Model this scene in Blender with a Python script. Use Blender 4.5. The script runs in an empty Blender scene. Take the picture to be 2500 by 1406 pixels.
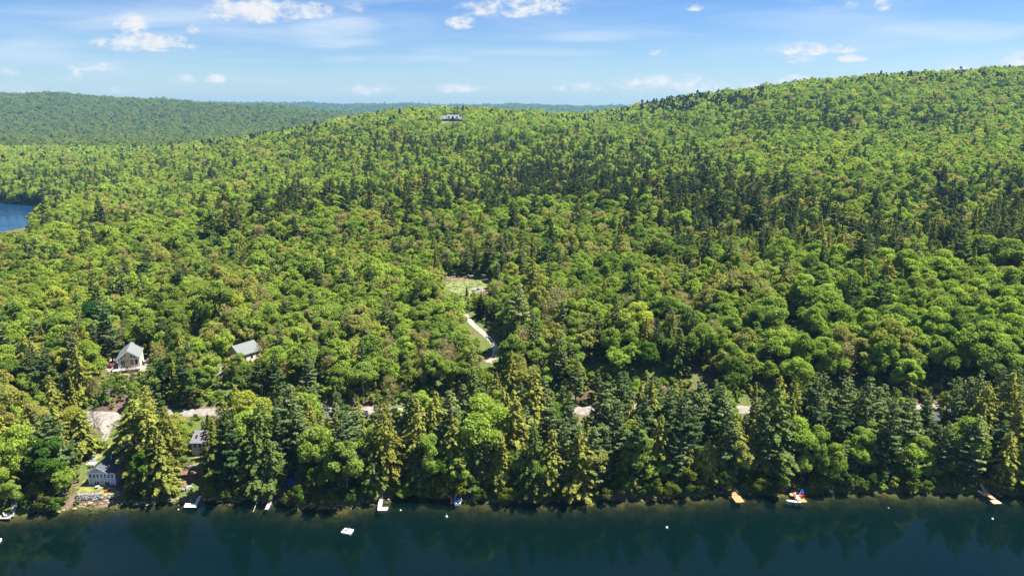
import bpy, bmesh, math, random
import numpy as np
from mathutils import Vector, Matrix
R = math.radians
random.seed(7)
rng = np.random.default_rng(7)
scene = bpy.context.scene
COL = scene.collection

# ---------------------------------------------------------------- camera
CAM_H = 110.0
PITCH = R(14.5)
FPX = 1690.0                      # focal length in pixels of the 2500 px wide photograph
cd = bpy.data.cameras.new('camera')
cd.sensor_width = 36.0
cd.lens = 36.0 * FPX / 2500.0
cd.clip_start = 1.0
cd.clip_end = 40000.0
cam = bpy.data.objects.new('camera', cd)
COL.objects.link(cam)
cam.location = (0, 0, CAM_H)
cam.rotation_euler = (math.pi / 2 - PITCH, 0, 0)
scene.camera = cam

# ---------------------------------------------------------------- light and exposure
SUN_EL, SUN_AZ = R(61), R(80)     # azimuth clockwise from +Y (away from the camera)
SKY_STRENGTH = 0.05
vs = scene.view_settings
vs.view_transform = 'Standard'
vs.look = 'None'
vs.gamma = 1.0
vs.use_curve_mapping = False
vs.exposure = 1.5
sl = bpy.data.lights.new('sun', 'SUN')
sl.energy = 5.0
sl.angle = R(0.53)
sl.color = (1.0, 0.95, 0.86)
sun = bpy.data.objects.new('sun', sl)
COL.objects.link(sun)
sd = Vector((math.sin(SUN_AZ) * math.cos(SUN_EL), math.cos(SUN_AZ) * math.cos(SUN_EL), math.sin(SUN_EL)))
sun.rotation_euler = sd.to_track_quat('Z', 'Y').to_euler()
scene.cycles.max_bounces = 6
scene.cycles.diffuse_bounces = 4
scene.cycles.glossy_bounces = 3
scene.cycles.transmission_bounces = 3
scene.cycles.transparent_max_bounces = 6
scene.cycles.volume_bounces = 0
scene.cycles.use_denoising = True
scene.cycles.sample_clamp_indirect = 4.0

# ---------------------------------------------------------------- picture <-> place
CP, SP = math.cos(PITCH), math.sin(PITCH)
def ratio(px, py):
    u, v = (px - 1250.0) / FPX, (703.0 - py) / FPX
    dY = CP + v * SP
    return u / dY, (-SP + v * CP) / dY
def at(px, py, z):
    rx, rz = ratio(px, py)
    Y = (z - CAM_H) / rz
    return Vector((rx * Y, Y, z))
def zat(px, py, Y):
    return CAM_H + ratio(px, py)[1] * Y
def project(x, y, z):
    """world -> photo pixel (arrays or floats)"""
    dz = z - CAM_H
    depth = y * CP - dz * SP
    return 1250.0 + FPX * x / depth, 703.0 - FPX * (y * SP + dz * CP) / depth, depth

# ---------------------------------------------------------------- sky
W = bpy.data.worlds.new('World')
scene.world = W
W.use_nodes = True
class NT:
    """terse node-tree writer"""
    def __init__(s, tree):
        s.t = tree; tree.nodes.clear()
    def n(s, kind, **kw):
        nd = s.t.nodes.new(kind)
        for k, v in kw.items():
            setattr(nd, k, v)
        return nd
    def l(s, a, b):
        s.t.links.new(a, b)
    def val(s, inp, v):
        if hasattr(v, 'is_output'):
            s.l(v, inp)
        else:
            inp.default_value = v
    def m(s, op, a, b=0.0, c=0.0, clamp=False):
        nd = s.n('ShaderNodeMath', operation=op, use_clamp=clamp)
        s.val(nd.inputs[0], a); s.val(nd.inputs[1], b)
        if op in ('MULTIPLY_ADD', 'SMOOTH_MIN', 'SMOOTH_MAX'):
            s.val(nd.inputs[2], c)
        return nd.outputs[0]
    def ramp(s, x, lo, hi, a=0.0, b=1.0, smooth=True):
        nd = s.n('ShaderNodeMapRange', interpolation_type='SMOOTHSTEP' if smooth else 'LINEAR')
        for i, v in enumerate((x, lo, hi, a, b)):
            s.val(nd.inputs[i], v)
        return nd.outputs[0]
    def mix(s, f, a, b, blend='MIX'):
        nd = s.n('ShaderNodeMix', data_type='RGBA', blend_type=blend)
        s.val(nd.inputs[0], f); s.val(nd.inputs[6], a); s.val(nd.inputs[7], b)
        return nd.outputs[2]
    def noise(s, vec, scale, detail=3.0, rough=0.55, out=0, dist=0.0):
        nd = s.n('ShaderNodeTexNoise')
        nd.inputs['Scale'].default_value = scale
        nd.inputs['Detail'].default_value = detail
        nd.inputs['Roughness'].default_value = rough
        nd.inputs['Distortion'].default_value = dist
        if vec is not None:
            s.l(vec, nd.inputs['Vector'])
        return nd.outputs[out]

w = NT(W.node_tree)
out = w.n('ShaderNodeOutputWorld')
bg = w.n('ShaderNodeBackground')
w.l(bg.outputs[0], out.inputs[0])
sky = w.n('ShaderNodeTexSky', sky_type='NISHITA')
sky.sun_disc = False
sky.sun_elevation = SUN_EL
sky.sun_rotation = SUN_AZ
sky.altitude = 50.0
sky.air_density = 1.0
sky.dust_density = 0.25
sky.ozone_density = 3.0
tc = w.n('ShaderNodeTexCoord')
sep = w.n('ShaderNodeSeparateXYZ')
w.l(tc.outputs['Generated'], sep.inputs[0])
yy = w.m('MAXIMUM', w.m('ABSOLUTE', sep.outputs[1]), 0.02)
ca = w.m('DIVIDE', sep.outputs[0], yy)          # tangent of the azimuth
ce = w.m('DIVIDE', sep.outputs[2], yy)          # tangent of the elevation
front = w.ramp(sep.outputs[1], 0.02, 0.2)
cmb = w.n('ShaderNodeCombineXYZ')
w.l(ca, cmb.inputs[0]); w.l(w.m('MULTIPLY', ce, 1.9), cmb.inputs[1])
puffy = w.noise(cmb.outputs[0], 34.0, 6.0, 0.62)
fine = w.noise(cmb.outputs[0], 95.0, 4.0, 0.6)
# cumulus: centre px, centre py, half width, half height, density
CLOUDS = [(625, 30, 118, 34, 1.0), (765, 30, 48, 20, .8), (862, 22, 30, 16, .5), (345, 108, 110, 24, 1.0), (325, 68, 50, 28, .75), (470, 114, 16, 12, .7),
          (472, 74, 18, 12, .4), (1125, 58, 34, 18, .9), (1255, 24, 130, 24, .75), (1330, 10, 70, 14, .6), (1697, 22, 20, 9, .7), (2075, 14, 20, 10, .6), (2155, 14, 20, 20, .6),
          (1952, 124, 72, 17, .85), (2058, 122, 46, 12, .7), (2080, 146, 36, 10, .8), (1950, 148, 40, 10, .6), (1605, 131, 24, 9, .45), (240, 166, 70, 13, .6),
          (190, 184, 14, 14, .6), (165, 196, 16, 8, .5), (453, 195, 30, 11, .8), (526, 193, 28, 13, .85), (40, 222, 46, 14, .7), (25, 178, 26, 12, .4),
          (1110, 218, 82, 12, .7), (900, 222, 70, 18, .5), (1640, 208, 135, 22, .75), (1410, 216, 58, 13, .6), (1830, 205, 30, 12, .8), (1935, 195, 50, 12, .6),
          (2490, 156, 44, 26, .9), (300, 222, 60, 10, .4), (1690, 215, 100, 18, .5), (2340, 170, 60, 12, .35)]
cum = None
for (px, py, hw, hh, den) in CLOUDS:
    a0, e0 = ratio(px, py)
    ra, re = hw / FPX * 1.22, hh / FPX * 1.30
    dx = w.m('MULTIPLY', w.m('SUBTRACT', ca, a0), 1.0 / ra)
    dyu = w.m('MULTIPLY', w.m('SUBTRACT', ce, e0), 1.0 / re)
    dy = w.m('MAXIMUM', dyu, w.m('MULTIPLY', dyu, -1.5))      # flatter undersides
    r2 = w.m('ADD', w.m('MULTIPLY', dx, dx), w.m('MULTIPLY', dy, dy))
    f = w.m('MULTIPLY', w.m('SUBTRACT', 1.0, r2, clamp=True), den)
    cum = f if cum is None else w.m('MAXIMUM', cum, f)
cum = w.m('MULTIPLY', cum, front)
edge = w.m('ADD', w.m('MULTIPLY', w.m('SUBTRACT', puffy, 0.49), 2.8), w.m('MULTIPLY', w.m('SUBTRACT', fine, 0.5), 1.6))
dens = w.m('ADD', cum, w.m('MULTIPLY', edge, w.ramp(cum, 0.0, 0.45, 0.0, 1.0)))
cumulus = w.m('MULTIPLY', w.ramp(dens, -0.02, 1.2), w.ramp(cum, 0.0, 0.18))
# the same scattered cumulus over the rest of the sky (above and behind)
gen = w.noise(tc.outputs['Generated'], 5.5, 7.0, 0.6)
rest = w.m('MULTIPLY', w.ramp(gen, 0.6, 0.74), w.ramp(ce, 0.17, 0.26))
# thin high streaks
mp = w.n('ShaderNodeMapping')
mp.inputs['Scale'].default_value = (2.2, 17.0, 1.0)
mp.inputs['Rotation'].default_value = (0, 0, R(3))
cm2 = w.n('ShaderNodeCombineXYZ')
w.l(ca, cm2.inputs[0]); w.l(ce, cm2.inputs[1])
w.l(cm2.outputs[0], mp.inputs[0])
cir = w.noise(mp.outputs[0], 1.6, 5.0, 0.55, dist=0.5)
STREAKS = [(810, 66, 110, 28, .75), (810, 106, 120, 14, .5), (230, 50, 330, 34, .5), (1440, 92, 110, 14, .6), (1370, 130, 190, 9, .4), (960, 146, 170, 10, .5),
           (2350, 90, 260, 34, .35), (120, 118, 200, 24, .35), (640, 150, 110, 8, .3), (560, 70, 330, 30, .22)]
stk = None
for (px, py, hw, hh, den) in STREAKS:
    a0, e0 = ratio(px, py)
    dx = w.m('MULTIPLY', w.m('SUBTRACT', ca, a0), FPX / hw / 1.15)
    dy = w.m('MULTIPLY', w.m('SUBTRACT', ce, e0), FPX / hh / 1.15)
    r2 = w.m('ADD', w.m('MULTIPLY', dx, dx), w.m('MULTIPLY', dy, dy))
    f = w.m('MULTIPLY', w.m('SUBTRACT', 1.0, r2, clamp=True), den)
    stk = f if stk is None else w.m('MAXIMUM', stk, f)
cirrus = w.m('ADD', w.m('MULTIPLY', w.ramp(cir, 0.38, 0.76), 0.42), w.m('MULTIPLY', w.m('MULTIPLY', stk, front), w.ramp(cir, 0.28, 0.62)))
cirrus = w.m('MULTIPLY', cirrus, w.ramp(sep.outputs[2], 0.0, 0.05))
shade = w.mix(w.ramp(puffy, 0.3, 0.62), (5.6, 5.9, 6.4, 1), (7.0, 6.8, 6.6, 1))
deep = w.mix(w.ramp(sep.outputs[2], 0.0, 0.24), (.74, .86, 1.02, 1), (.30, .53, .96, 1))
blue = w.mix(1.0, sky.outputs[0], deep, 'MULTIPLY')
c0 = w.mix(w.m('MULTIPLY', cirrus, 0.85), blue, (5.6, 6.3, 7.0, 1))
c1 = w.mix(w.m('MAXIMUM', w.m('MULTIPLY', cumulus, 0.92), w.m('MULTIPLY', rest, 0.8)), c0, shade)
w.l(c1, bg.inputs[0])
bg.inputs[1].default_value = SKY_STRENGTH

# ---------------------------------------------------------------- tagging and mesh helpers
def tag(o, label=None, cat=None, group=None, kind=None):
    if label: o['label'] = label
    if cat: o['category'] = cat
    if group: o['group'] = group
    if kind: o['kind'] = kind
    return o
def empty(name, loc, rz=0.0):
    o = bpy.data.objects.new(name, None)
    o.empty_display_size = 0.5
    o.location = loc
    o.rotation_euler = (0, 0, rz)
    COL.objects.link(o)
    return o
def link(name, me, parent=None):
    o = bpy.data.objects.new(name, me)
    COL.objects.link(o)
    if parent is not None:
        o.parent = parent
    return o
class MB:
    """collects boxes, bars and polygons; build() links them as ONE mesh object"""
    def __init__(s):
        s.v = []; s.f = []
    def add(s, vs_, fs):
        o = len(s.v)
        s.v += [tuple(p) for p in vs_]
        s.f += [tuple(i + o for i in f) for f in fs]
        return s
    def box(s, x0, x1, y0, y1, z0, z1):
        return s.add([(x0, y0, z0), (x1, y0, z0), (x1, y1, z0), (x0, y1, z0), (x0, y0, z1), (x1, y0, z1), (x1, y1, z1), (x0, y1, z1)],
                     [(3, 2, 1, 0), (4, 5, 6, 7), (0, 1, 5, 4), (1, 2, 6, 5), (2, 3, 7, 6), (3, 0, 4, 7)])
    def poly(s, pts, z0, z1):
        """vertical prism over a 2-D outline"""
        a = sum(pts[i][0] * pts[(i + 1) % len(pts)][1] - pts[(i + 1) % len(pts)][0] * pts[i][1] for i in range(len(pts)))
        if a < 0: pts = pts[::-1]
        n = len(pts)
        return s.add([(p[0], p[1], z0) for p in pts] + [(p[0], p[1], z1) for p in pts],
                     [tuple(range(n - 1, -1, -1)), tuple(range(n, 2 * n))] + [(i, (i + 1) % n, n + (i + 1) % n, n + i) for i in range(n)])
    def prism_y(s, prof, y0, y1):
        """outline in x,z (counter-clockwise seen from -y) swept along y"""
        n = len(prof)
        return s.add([(p[0], y0, p[1]) for p in prof] + [(p[0], y1, p[1]) for p in prof],
                     [tuple(range(n)), tuple(range(2 * n - 1, n - 1, -1))] + [((i + 1) % n, i, n + i, n + (i + 1) % n) for i in range(n)])
    def bar(s, a, b, r0, r1=None, n=6):
        a, b = Vector(a), Vector(b)
        r1 = r0 if r1 is None else r1
        d = (b - a)
        if d.length < 1e-6: return s
        d.normalize()
        t = d.cross(Vector((0, 0, 1)) if abs(d.z) < 0.9 else Vector((1, 0, 0))).normalized()
        q = d.cross(t)
        vs_ = []
        for c, r in ((a, r0), (b, r1)):
            for k in range(n):
                ang = 2 * math.pi * k / n
                vs_.append(c + (t * math.cos(ang) + q * math.sin(ang)) * r)
        return s.add(vs_, [tuple(range(n - 1, -1, -1)), tuple(range(n, 2 * n))] + [(k, (k + 1) % n, n + (k + 1) % n, n + k) for k in range(n)])
    def build(s, name, mat, parent=None, smooth=False):
        me = bpy.data.meshes.new(name)
        me.from_pydata(s.v, [], s.f)
        me.update()
        bm = bmesh.new(); bm.from_mesh(me)
        bmesh.ops.recalc_face_normals(bm, faces=bm.faces)
        bm.to_mesh(me); bm.free()
        if smooth:
            me.polygons.foreach_set('use_smooth', [True] * len(me.polygons))
        me.materials.append(mat)
        return link(name, me, parent)
def np_mesh(name, verts, quads, mats, midx=None, smooth=False):
    me = bpy.data.meshes.new(name)
    nv, nf = len(verts), len(quads)
    k = quads.shape[1]
    me.vertices.add(nv)
    me.vertices.foreach_set('co', np.ascontiguousarray(verts, dtype=np.float32).ravel())
    me.loops.add(nf * k)
    me.loops.foreach_set('vertex_index', np.ascontiguousarray(quads, dtype=np.int32).ravel())
    me.polygons.add(nf)
    me.polygons.foreach_set('loop_start', np.arange(0, nf * k, k, dtype=np.int32))
    for m in mats:
        me.materials.append(m)
    if midx is not None:
        me.polygons.foreach_set('material_index', np.asarray(midx, dtype=np.int32))
    if smooth:
        me.polygons.foreach_set('use_smooth', np.ones(nf, dtype=bool))
    me.update(calc_edges=True)
    return me

# ---------------------------------------------------------------- materials
def mat(name, col, rough=0.7, spec=0.3, vary=0.15, scale=2.0, metal=0.0, coord='Object', bump=0.0, stretch=None):
    m = bpy.data.materials.new(name)
    m.use_nodes = True
    t = NT(m.node_tree)
    o = t.n('ShaderNodeOutputMaterial'); p = t.n('ShaderNodeBsdfPrincipled')
    t.l(p.outputs[0], o.inputs[0])
    c = t.n('ShaderNodeTexCoord')
    vec = c.outputs[coord]
    if stretch:
        mpn = t.n('ShaderNodeMapping'); mpn.inputs['Scale'].default_value = stretch
        t.l(vec, mpn.inputs[0]); vec = mpn.outputs[0]
    nz = t.noise(vec, scale, 5.0, 0.6)
    lo = tuple(max(0.0, x * (1 - 2 * vary)) for x in col) + (1,)
    hi = tuple(x * (1 + 1.6 * vary) for x in col) + (1,)
    t.l(t.mix(t.ramp(nz, 0.3, 0.7), lo, hi), p.inputs['Base Color'])
    p.inputs['Roughness'].default_value = rough
    p.inputs['Specular IOR Level'].default_value = spec
    p.inputs['Metallic'].default_value = metal
    if bump:
        b = t.n('ShaderNodeBump'); b.inputs['Strength'].default_value = bump
        t.l(nz, b.inputs['Height']); t.l(b.outputs[0], p.inputs['Normal'])
    return m
def leaf_mat(name, translucent=0.28, island=0.45):
    """foliage: each tree carries its own leaf colour in the attribute tint; leaves differ a little"""
    m = bpy.data.materials.new(name)
    m.use_nodes = True
    t = NT(m.node_tree)
    o = t.n('ShaderNodeOutputMaterial')
    a = t.n('ShaderNodeAttribute', attribute_type='INSTANCER', attribute_name='tint')
    g = t.n('ShaderNodeNewGeometry')
    k = t.ramp(g.outputs['Random Per Island'], 0.0, 1.0, 1.0 - island, 1.0 + island, smooth=False)
    hsv = t.n('ShaderNodeHueSaturation')
    hsv.inputs['Hue'].default_value = 0.5
    t.l(t.ramp(t.m('FRACT', t.m('MULTIPLY', g.outputs['Random Per Island'], 17.3)), 0, 1, 0.490, 0.512, smooth=False), hsv.inputs['Hue'])
    t.l(k, hsv.inputs['Value'])
    t.l(a.outputs['Color'], hsv.inputs['Color'])
    d = t.n('ShaderNodeBsdfDiffuse'); tr = t.n('ShaderNodeBsdfTranslucent')
    t.l(hsv.outputs[0], d.inputs[0])
    t.l(t.mix(1.0, hsv.outputs[0], (1.5, 1.35, 0.6, 1), 'MULTIPLY'), tr.inputs[0])
    mx = t.n('ShaderNodeMixShader'); mx.inputs[0].default_value = translucent
    t.l(d.outputs[0], mx.inputs[1]); t.l(tr.outputs[0], mx.inputs[2])
    t.l(mx.outputs[0], o.inputs[0])
    return m
M = {}
M['leaf'] = leaf_mat('leaves', 0.46, 0.32)
M['needle'] = leaf_mat('needles', 0.25, 0.36)
M['bark'] = mat('bark', (0.11, 0.085, 0.065), 0.9, 0.1, 0.3, 3.0, stretch=(4, 4, 0.6))
M['pale_bark'] = mat('pale bark', (0.34, 0.31, 0.28), 0.9, 0.1, 0.25, 3.0)
M['grey_twig'] = mat('grey twigs', (.21,.185,.165), 0.9, 0.1, 0.25, 1.5)
M['white_paint'] = mat('white paint', (0.78, 0.77, 0.74), 0.5, 0.3, 0.04)
M['white_deck'] = mat('white decking', (0.74, 0.73, 0.71), 0.6, 0.3, 0.08, 3.0)
M['grey_deck'] = mat('weathered grey decking', (.33, .31, .30), 0.8, 0.2, 0.14, 2.5)
M['cedar_deck'] = mat('new cedar decking', (.50, .25, .10), 0.7, 0.25, 0.12, 2.0)
M['pale_deck'] = mat('pale pine decking', (.56, .40, .23), 0.7, 0.25, 0.12, 2.0)
M['dark_float'] = mat('dark blue dock float', (0.03, 0.045, 0.09), 0.5, 0.4, 0.1)
M['post'] = mat('dark post', (0.08, 0.07, 0.065), 0.7, 0.3, 0.2)
M['blue_siding'] = mat('slate blue siding', (.33, .42, .50), 0.7, 0.3, 0.06, 6.0, stretch=(0.2, 0.2, 6.0))
M['cream_siding'] = mat('cream siding', (0.66, 0.62, 0.52), 0.7, 0.3, 0.05, 6.0, stretch=(0.2, 0.2, 6.0))
M['tan_siding'] = mat('tan siding', (0.42, 0.40, 0.35), 0.8, 0.2, 0.08, 6.0, stretch=(0.2, 0.2, 6.0))
M['dark_siding'] = mat('dark stained siding', (0.06, 0.05, 0.05), 0.8, 0.2, 0.12, 2.0)
M['grey_shingle'] = mat('grey shingle roof', (.085,.087,.10), 0.9, 0.15, 0.12, 9.0, bump=0.2)
M['green_shingle'] = mat('grey green shingle roof', (.165, .182, .178), 0.9, 0.15, 0.1, 9.0, bump=0.2)
M['lilac_shingle'] = mat('pale grey shingle roof', (.17, .165, .185), 0.9, 0.15, 0.1, 9.0, bump=0.2)
M['glass'] = mat('dark window glass', (0.012, 0.016, 0.022), 0.06, 0.6, 0.2)
M['concrete'] = mat('concrete', (0.40, 0.38, 0.35), 0.9, 0.15, 0.15)
M['stone'] = mat('pale granite', (.27, .25, .225), 0.9, 0.2, 0.22, 1.2, bump=0.4)
M['riprap'] = mat('pale riprap stone', (.235,.22,.205), 0.9, 0.2, 0.2, 1.0, bump=0.4)
M['shore_stone'] = mat('yellowish shore stone', (.28, .24, .14), 0.85, 0.2, 0.22, 1.0, bump=0.3)
M['black'] = mat('black rubber', (0.02, 0.02, 0.02), 0.6, 0.3, 0.1)
M['red'] = mat('red plastic', (0.50, 0.035, 0.025), 0.45, 0.4, 0.08)
M['maroon'] = mat('dark red car paint', (0.13, 0.02, 0.025), 0.25, 0.6, 0.05)
M['navy_car'] = mat('dark car paint', (0.02, 0.025, 0.04), 0.25, 0.6, 0.05)
M['orange'] = mat('orange plastic', (0.65, 0.25, 0.05), 0.45, 0.4, 0.08)
M['blue'] = mat('blue fabric', (0.03, 0.16, 0.55), 0.7, 0.3, 0.1)
M['navy'] = mat('navy blue cover', (0.012, 0.03, 0.12), 0.7, 0.3, 0.12)
M['sky_blue'] = mat('light blue vinyl', (0.14, 0.30, 0.60), 0.6, 0.3, 0.1)
M['tarp_blue'] = mat('blue tarpaulin', (0.03, 0.10, 0.48), 0.5, 0.4, 0.15)
M['tarp_teal'] = mat('teal tarpaulin', (0.06, 0.36, 0.28), 0.5, 0.4, 0.12)
M['lime'] = mat('lime vinyl', (0.62, 0.70, 0.22), 0.5, 0.4, 0.06)
M['pink'] = mat('faded red plastic', (0.55, 0.16, 0.15), 0.5, 0.4, 0.1)
M['white_gel'] = mat('white gelcoat', (0.78, 0.78, 0.78), 0.25, 0.5, 0.04)
M['metal'] = mat('grey metal', (0.45, 0.45, 0.46), 0.4, 0.5, 0.08, metal=0.6)
M['pole'] = mat('weathered pole', (0.36, 0.32, 0.28), 0.9, 0.1, 0.2)
M['sand'] = mat('sandy gravel', (.30, .255, .19), 0.95, 0.1, 0.2, 0.9, bump=0.3)
M['gravel'] = mat('pale pinkish gravel', (.255, .228, .20), 0.95, 0.1, 0.13, 0.7, bump=0.3)
M['track_gravel'] = mat('pale track gravel', (.46, .40, .345), .95, .1, .18, .7, bump=.3)
M['metal_roof'] = mat('pale metal roof', (.20, .20, .22), .6, .3, .06, 3.0)
M['soil'] = mat('bare brown soil', (.19, .115, .07), 0.95, 0.1, 0.25, 0.8, bump=0.3)
M['lawn'] = mat('dry lawn', (.17, .18, .05), 0.95, 0.1, 0.25, 0.5, bump=0.4)
M['meadow'] = mat('rough meadow grass', (.14, .168, .055), 0.95, 0.1, 0.3, 0.5, bump=0.4)

# ---------------------------------------------------------------- lie of the land
SHORE_PX = [(-700, 1290), (-300, 1278), (0, 1263), (100, 1250), (200, 1238), (300, 1231), (400, 1226), (450, 1221), (560, 1221), (640, 1222), (700, 1229), (790, 1243), (850, 1238), (905, 1226),
            (960, 1212), (1020, 1208), (1080, 1220), (1180, 1226), (1300, 1226), (1450, 1221), (1600, 1218), (1700, 1212), (1760, 1206), (1900, 1207), (2000, 1203),
            (2150, 1201), (2300, 1203), (2400, 1201), (2500, 1210), (2800, 1222), (3300, 1235)]
_sh = [at(px, py, 0.0) for px, py in SHORE_PX]
SHX = np.array([p.x for p in _sh]); SHY = np.array([p.y for p in _sh])
def shore_y(x):
    x = np.asarray(x, float)
    return np.interp(x, SHX, SHY) + 0.5 * np.sin(x * 0.55) + 0.35 * np.sin(x * 1.3 + 1) + 0.2 * np.sin(x * 3.1 + 2)
CTRL = []                            # (tangent of azimuth, log distance, ground height)
def c_ground(px, py, z):
    p = at(px, py, z); CTRL.append((p.x / p.y, math.log(p.y), z))
def c_near(px, py, z, h=15.0):       # canopy seen at this pixel over ground of height z
    p = at(px, py, z + h); CTRL.append((p.x / p.y, math.log(p.y), z))
def c_far(px, py, Y, h=14.0):        # canopy seen at this pixel, Y metres out
    CTRL.append((ratio(px, py)[0], math.log(Y), zat(px, py, Y) - h))
def c_world(a, Y, z):
    CTRL.append((a, math.log(Y), z))
for a in ((100, 1010, 8), (490, 1006, 9), (900, 1003, 9), (1430, 1004, 9), (1820, 1002, 9), (2300, 1000, 9), (-200, 1015, 8), (2700, 1000, 9),
          (313, 908, 14.5), (600, 880, 16), (1150, 695, 21), (1200, 885, 12.5), (1210, 845, 14), (1140, 770, 17.5), (1103, 297, zat(1103, 297, 1390))):
    c_ground(*a)
for a in ((0, 800, 13), (300, 740, 16), (600, 700, 18), (2450, 800, 17), (1800, 800, 17), (1500, 800, 17), (0, 600, 11), (300, 600, 17), (900, 600, 22),
          (1500, 600, 24), (1800, 600, 27), (2450, 600, 31), (-300, 800, 11), (2800, 800, 19)):
    c_near(*a)
for a in ((1250, 480, 575), (1250, 364, 900), (1250, 312, 1150), (1100, 271, 1440), (960, 275, 1440), (1200, 273, 1440), (1300, 281, 1430), (1370, 290, 1420), (1440, 291, 1420), (1510, 272, 1560), (1600, 253, 1560), (890, 289, 1430), (740, 316, 1430), (680, 327, 1440),
          (1750, 231, 1500), (2000, 202, 1400), (2250, 185, 1350), (2500, 172, 1330), (2750, 163, 1330), (2200, 400, 640), (2000, 530, 450), (2200, 300, 960),
          (1800, 300, 1060), (1800, 400, 700), (1500, 310, 1180), (2450, 250, 1100), (2450, 480, 520), (300, 420, 960), (600, 400, 960), (600, 341, 1490),
          (810, 302, 1430), (0, 362, 1700), (0, 425, 1020), (300, 365, 1650), (900, 480, 580), (0, 480, 800)):
    c_far(*a)
for a in ((0, 232, 3800), (150, 235, 3800), (330, 243, 3700), (440, 249, 3700), (530, 256, 3700), (700, 270, 3600), (850, 288, 3500), (1000, 300, 3400), (-250, 236, 3800),
          (0, 347, 2250), (300, 347, 2250), (600, 338, 2300), (0, 290, 3000), (300, 293, 3000), (600, 300, 3000), (-250, 290, 3000), (-250, 347, 2250),
          (550, 255, 8200), (800, 258, 8200), (1000, 259, 8200), (1250, 260, 8200), (1460, 263, 8200), (2000, 262, 8200), (2600, 262, 8200), (0, 262, 8200), (-300, 262, 8200)):
    c_far(*a)
for a in ((0.72, 2000, 120), (0.4, 2150, 80), (0.12, 2150, 40), (-.1, 2100, 35), (-.35, 2000, 10), (.4, 4000, 25), (.9, 4000, 30), (0, 4200, 20), (-.3, 5300, 30), (-.7, 5200, 60),
          (0, 6000, 30), (.4, 6000, 30), (-.4, 6500, 40), (-.8, 9900, 90), (0, 9900, 90), (.8, 9900, 90), (1.1, 1400, 120), (1.1, 700, 70), (1.1, 400, 40), (-1.1, 500, 10),
          (-1.1, 1000, 12), (-1.1, 1700, 12), (1.1, 9000, 110), (-1.1, 9000, 110), (1.1, 240, 10), (-1.1, 240, 9)):
    c_world(*a)
_C = np.array(CTRL)
_P = _C[:, :2] * np.array([1.6, 1.0])
def _U(d2):
    return np.where(d2 > 1e-12, 0.5 * d2 * np.log(np.maximum(d2, 1e-12)), 0.0)
_n = len(_P)
_K = np.zeros((_n + 3, _n + 3))
_K[:_n, :_n] = _U(((_P[:, None] - _P[None]) ** 2).sum(-1)) + 1e-4 * np.eye(_n)
_K[:_n, _n] = 1; _K[:_n, _n + 1:] = _P
_K[_n:, :_n] = _K[:_n, _n:].T
_wt = np.linalg.solve(_K, np.concatenate([_C[:, 2], np.zeros(3)]))
def tps(x, y):
    y = np.maximum(y, 130.0)
    a = np.clip(x / y, -1.15, 1.15) * 1.6
    l = np.log(np.clip(y, 130.0, 10000.0))
    o = _wt[_n] + _wt[_n + 1] * a + _wt[_n + 2] * l
    for (pa, pl), wk in zip(_P, _wt[:_n]):
        o = o + wk * _U((a - pa) ** 2 + (l - pl) ** 2)
    return o
def sstep(x, a, b):
    t = np.clip((np.asarray(x, float) - a) / (b - a), 0, 1)
    return t * t * (3 - 2 * t)
POND = (-640.0, 655.0, 172.0, 172.0)          # centre and half axes of the pond beyond the trees
PADS = []                                     # levelled ground under houses: x, y, radius, height
def T(x, y):
    x = np.asarray(x, float); y = np.asarray(y, float)
    d = y - shore_y(x)
    land = np.where(d < 3, 0.28 * d, 0.84 + 0.165 * (d - 3))
    lake = np.maximum(0.36 * d, -7.0)
    prof = np.where(d > 0, land, lake)
    b = sstep(d, 30, 62)
    z = prof * (1 - b)
    far = b > 0
    if np.any(far):
        t = np.zeros_like(z)
        t[far] = np.maximum(tps(x[far], y[far]), 3.0) if z.ndim else np.maximum(tps(x, y), 3.0)
        z = z + b * t
    amp = np.clip(d / 40, 0, 1) * np.clip(y / 1200, .4, 2.5)
    z = z + amp * (0.5 * np.sin(x * .11 + 1.3 * np.sin(y * .05)) * np.sin(y * .09 + .7) + .9 * np.sin(x * .031 + y * .017) * np.sin(y * .027 + 2))
    z = z + sstep(y, 2600, 3600) * (5 * np.sin(x * .0048 + 1) + 4 * np.sin(x * .011 + y * .004) + 3 * np.sin(x * .021 + 2))
    q = np.hypot((x - POND[0]) / POND[2], (y - POND[1]) / POND[3])
    z = np.where(q < 1.35, z + (1.9 - z) * (1 - sstep(q, 1.03, 1.35)), z)
    z = np.where(q < 1.03, 1.9 + (-3.0 - 1.9) * (1 - sstep(q, .99, 1.03)), z)
    for (hx, hy, hr, hz) in PADS:
        wgt = 1 - sstep(np.hypot(x - hx, y - hy), hr, hr * 1.9)
        z = z * (1 - wgt) + hz * wgt
    return z
def Tz(x, y):
    return float(T(np.array([x]), np.array([y]))[0])
def ground(px, py, y0=150.0, y1=2500.0):
    """the point of the ground seen at a photo pixel"""
    rx, rz = ratio(px, py)
    Y = np.exp(np.linspace(math.log(y0), math.log(y1), 900))
    g = T(rx * Y, Y) - (CAM_H + rz * Y)
    k = int(np.argmax(g > 0))
    if not g[k] > 0: k = len(Y) - 1
    k = max(k, 1)
    t = g[k - 1] / (g[k - 1] - g[k]) if g[k] != g[k - 1] else 0
    t = min(max(t, 0), 1)
    Yk = Y[k - 1] + t * (Y[k] - Y[k - 1])
    return Vector((rx * Yk, Yk, Tz(rx * Yk, Yk)))

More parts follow.
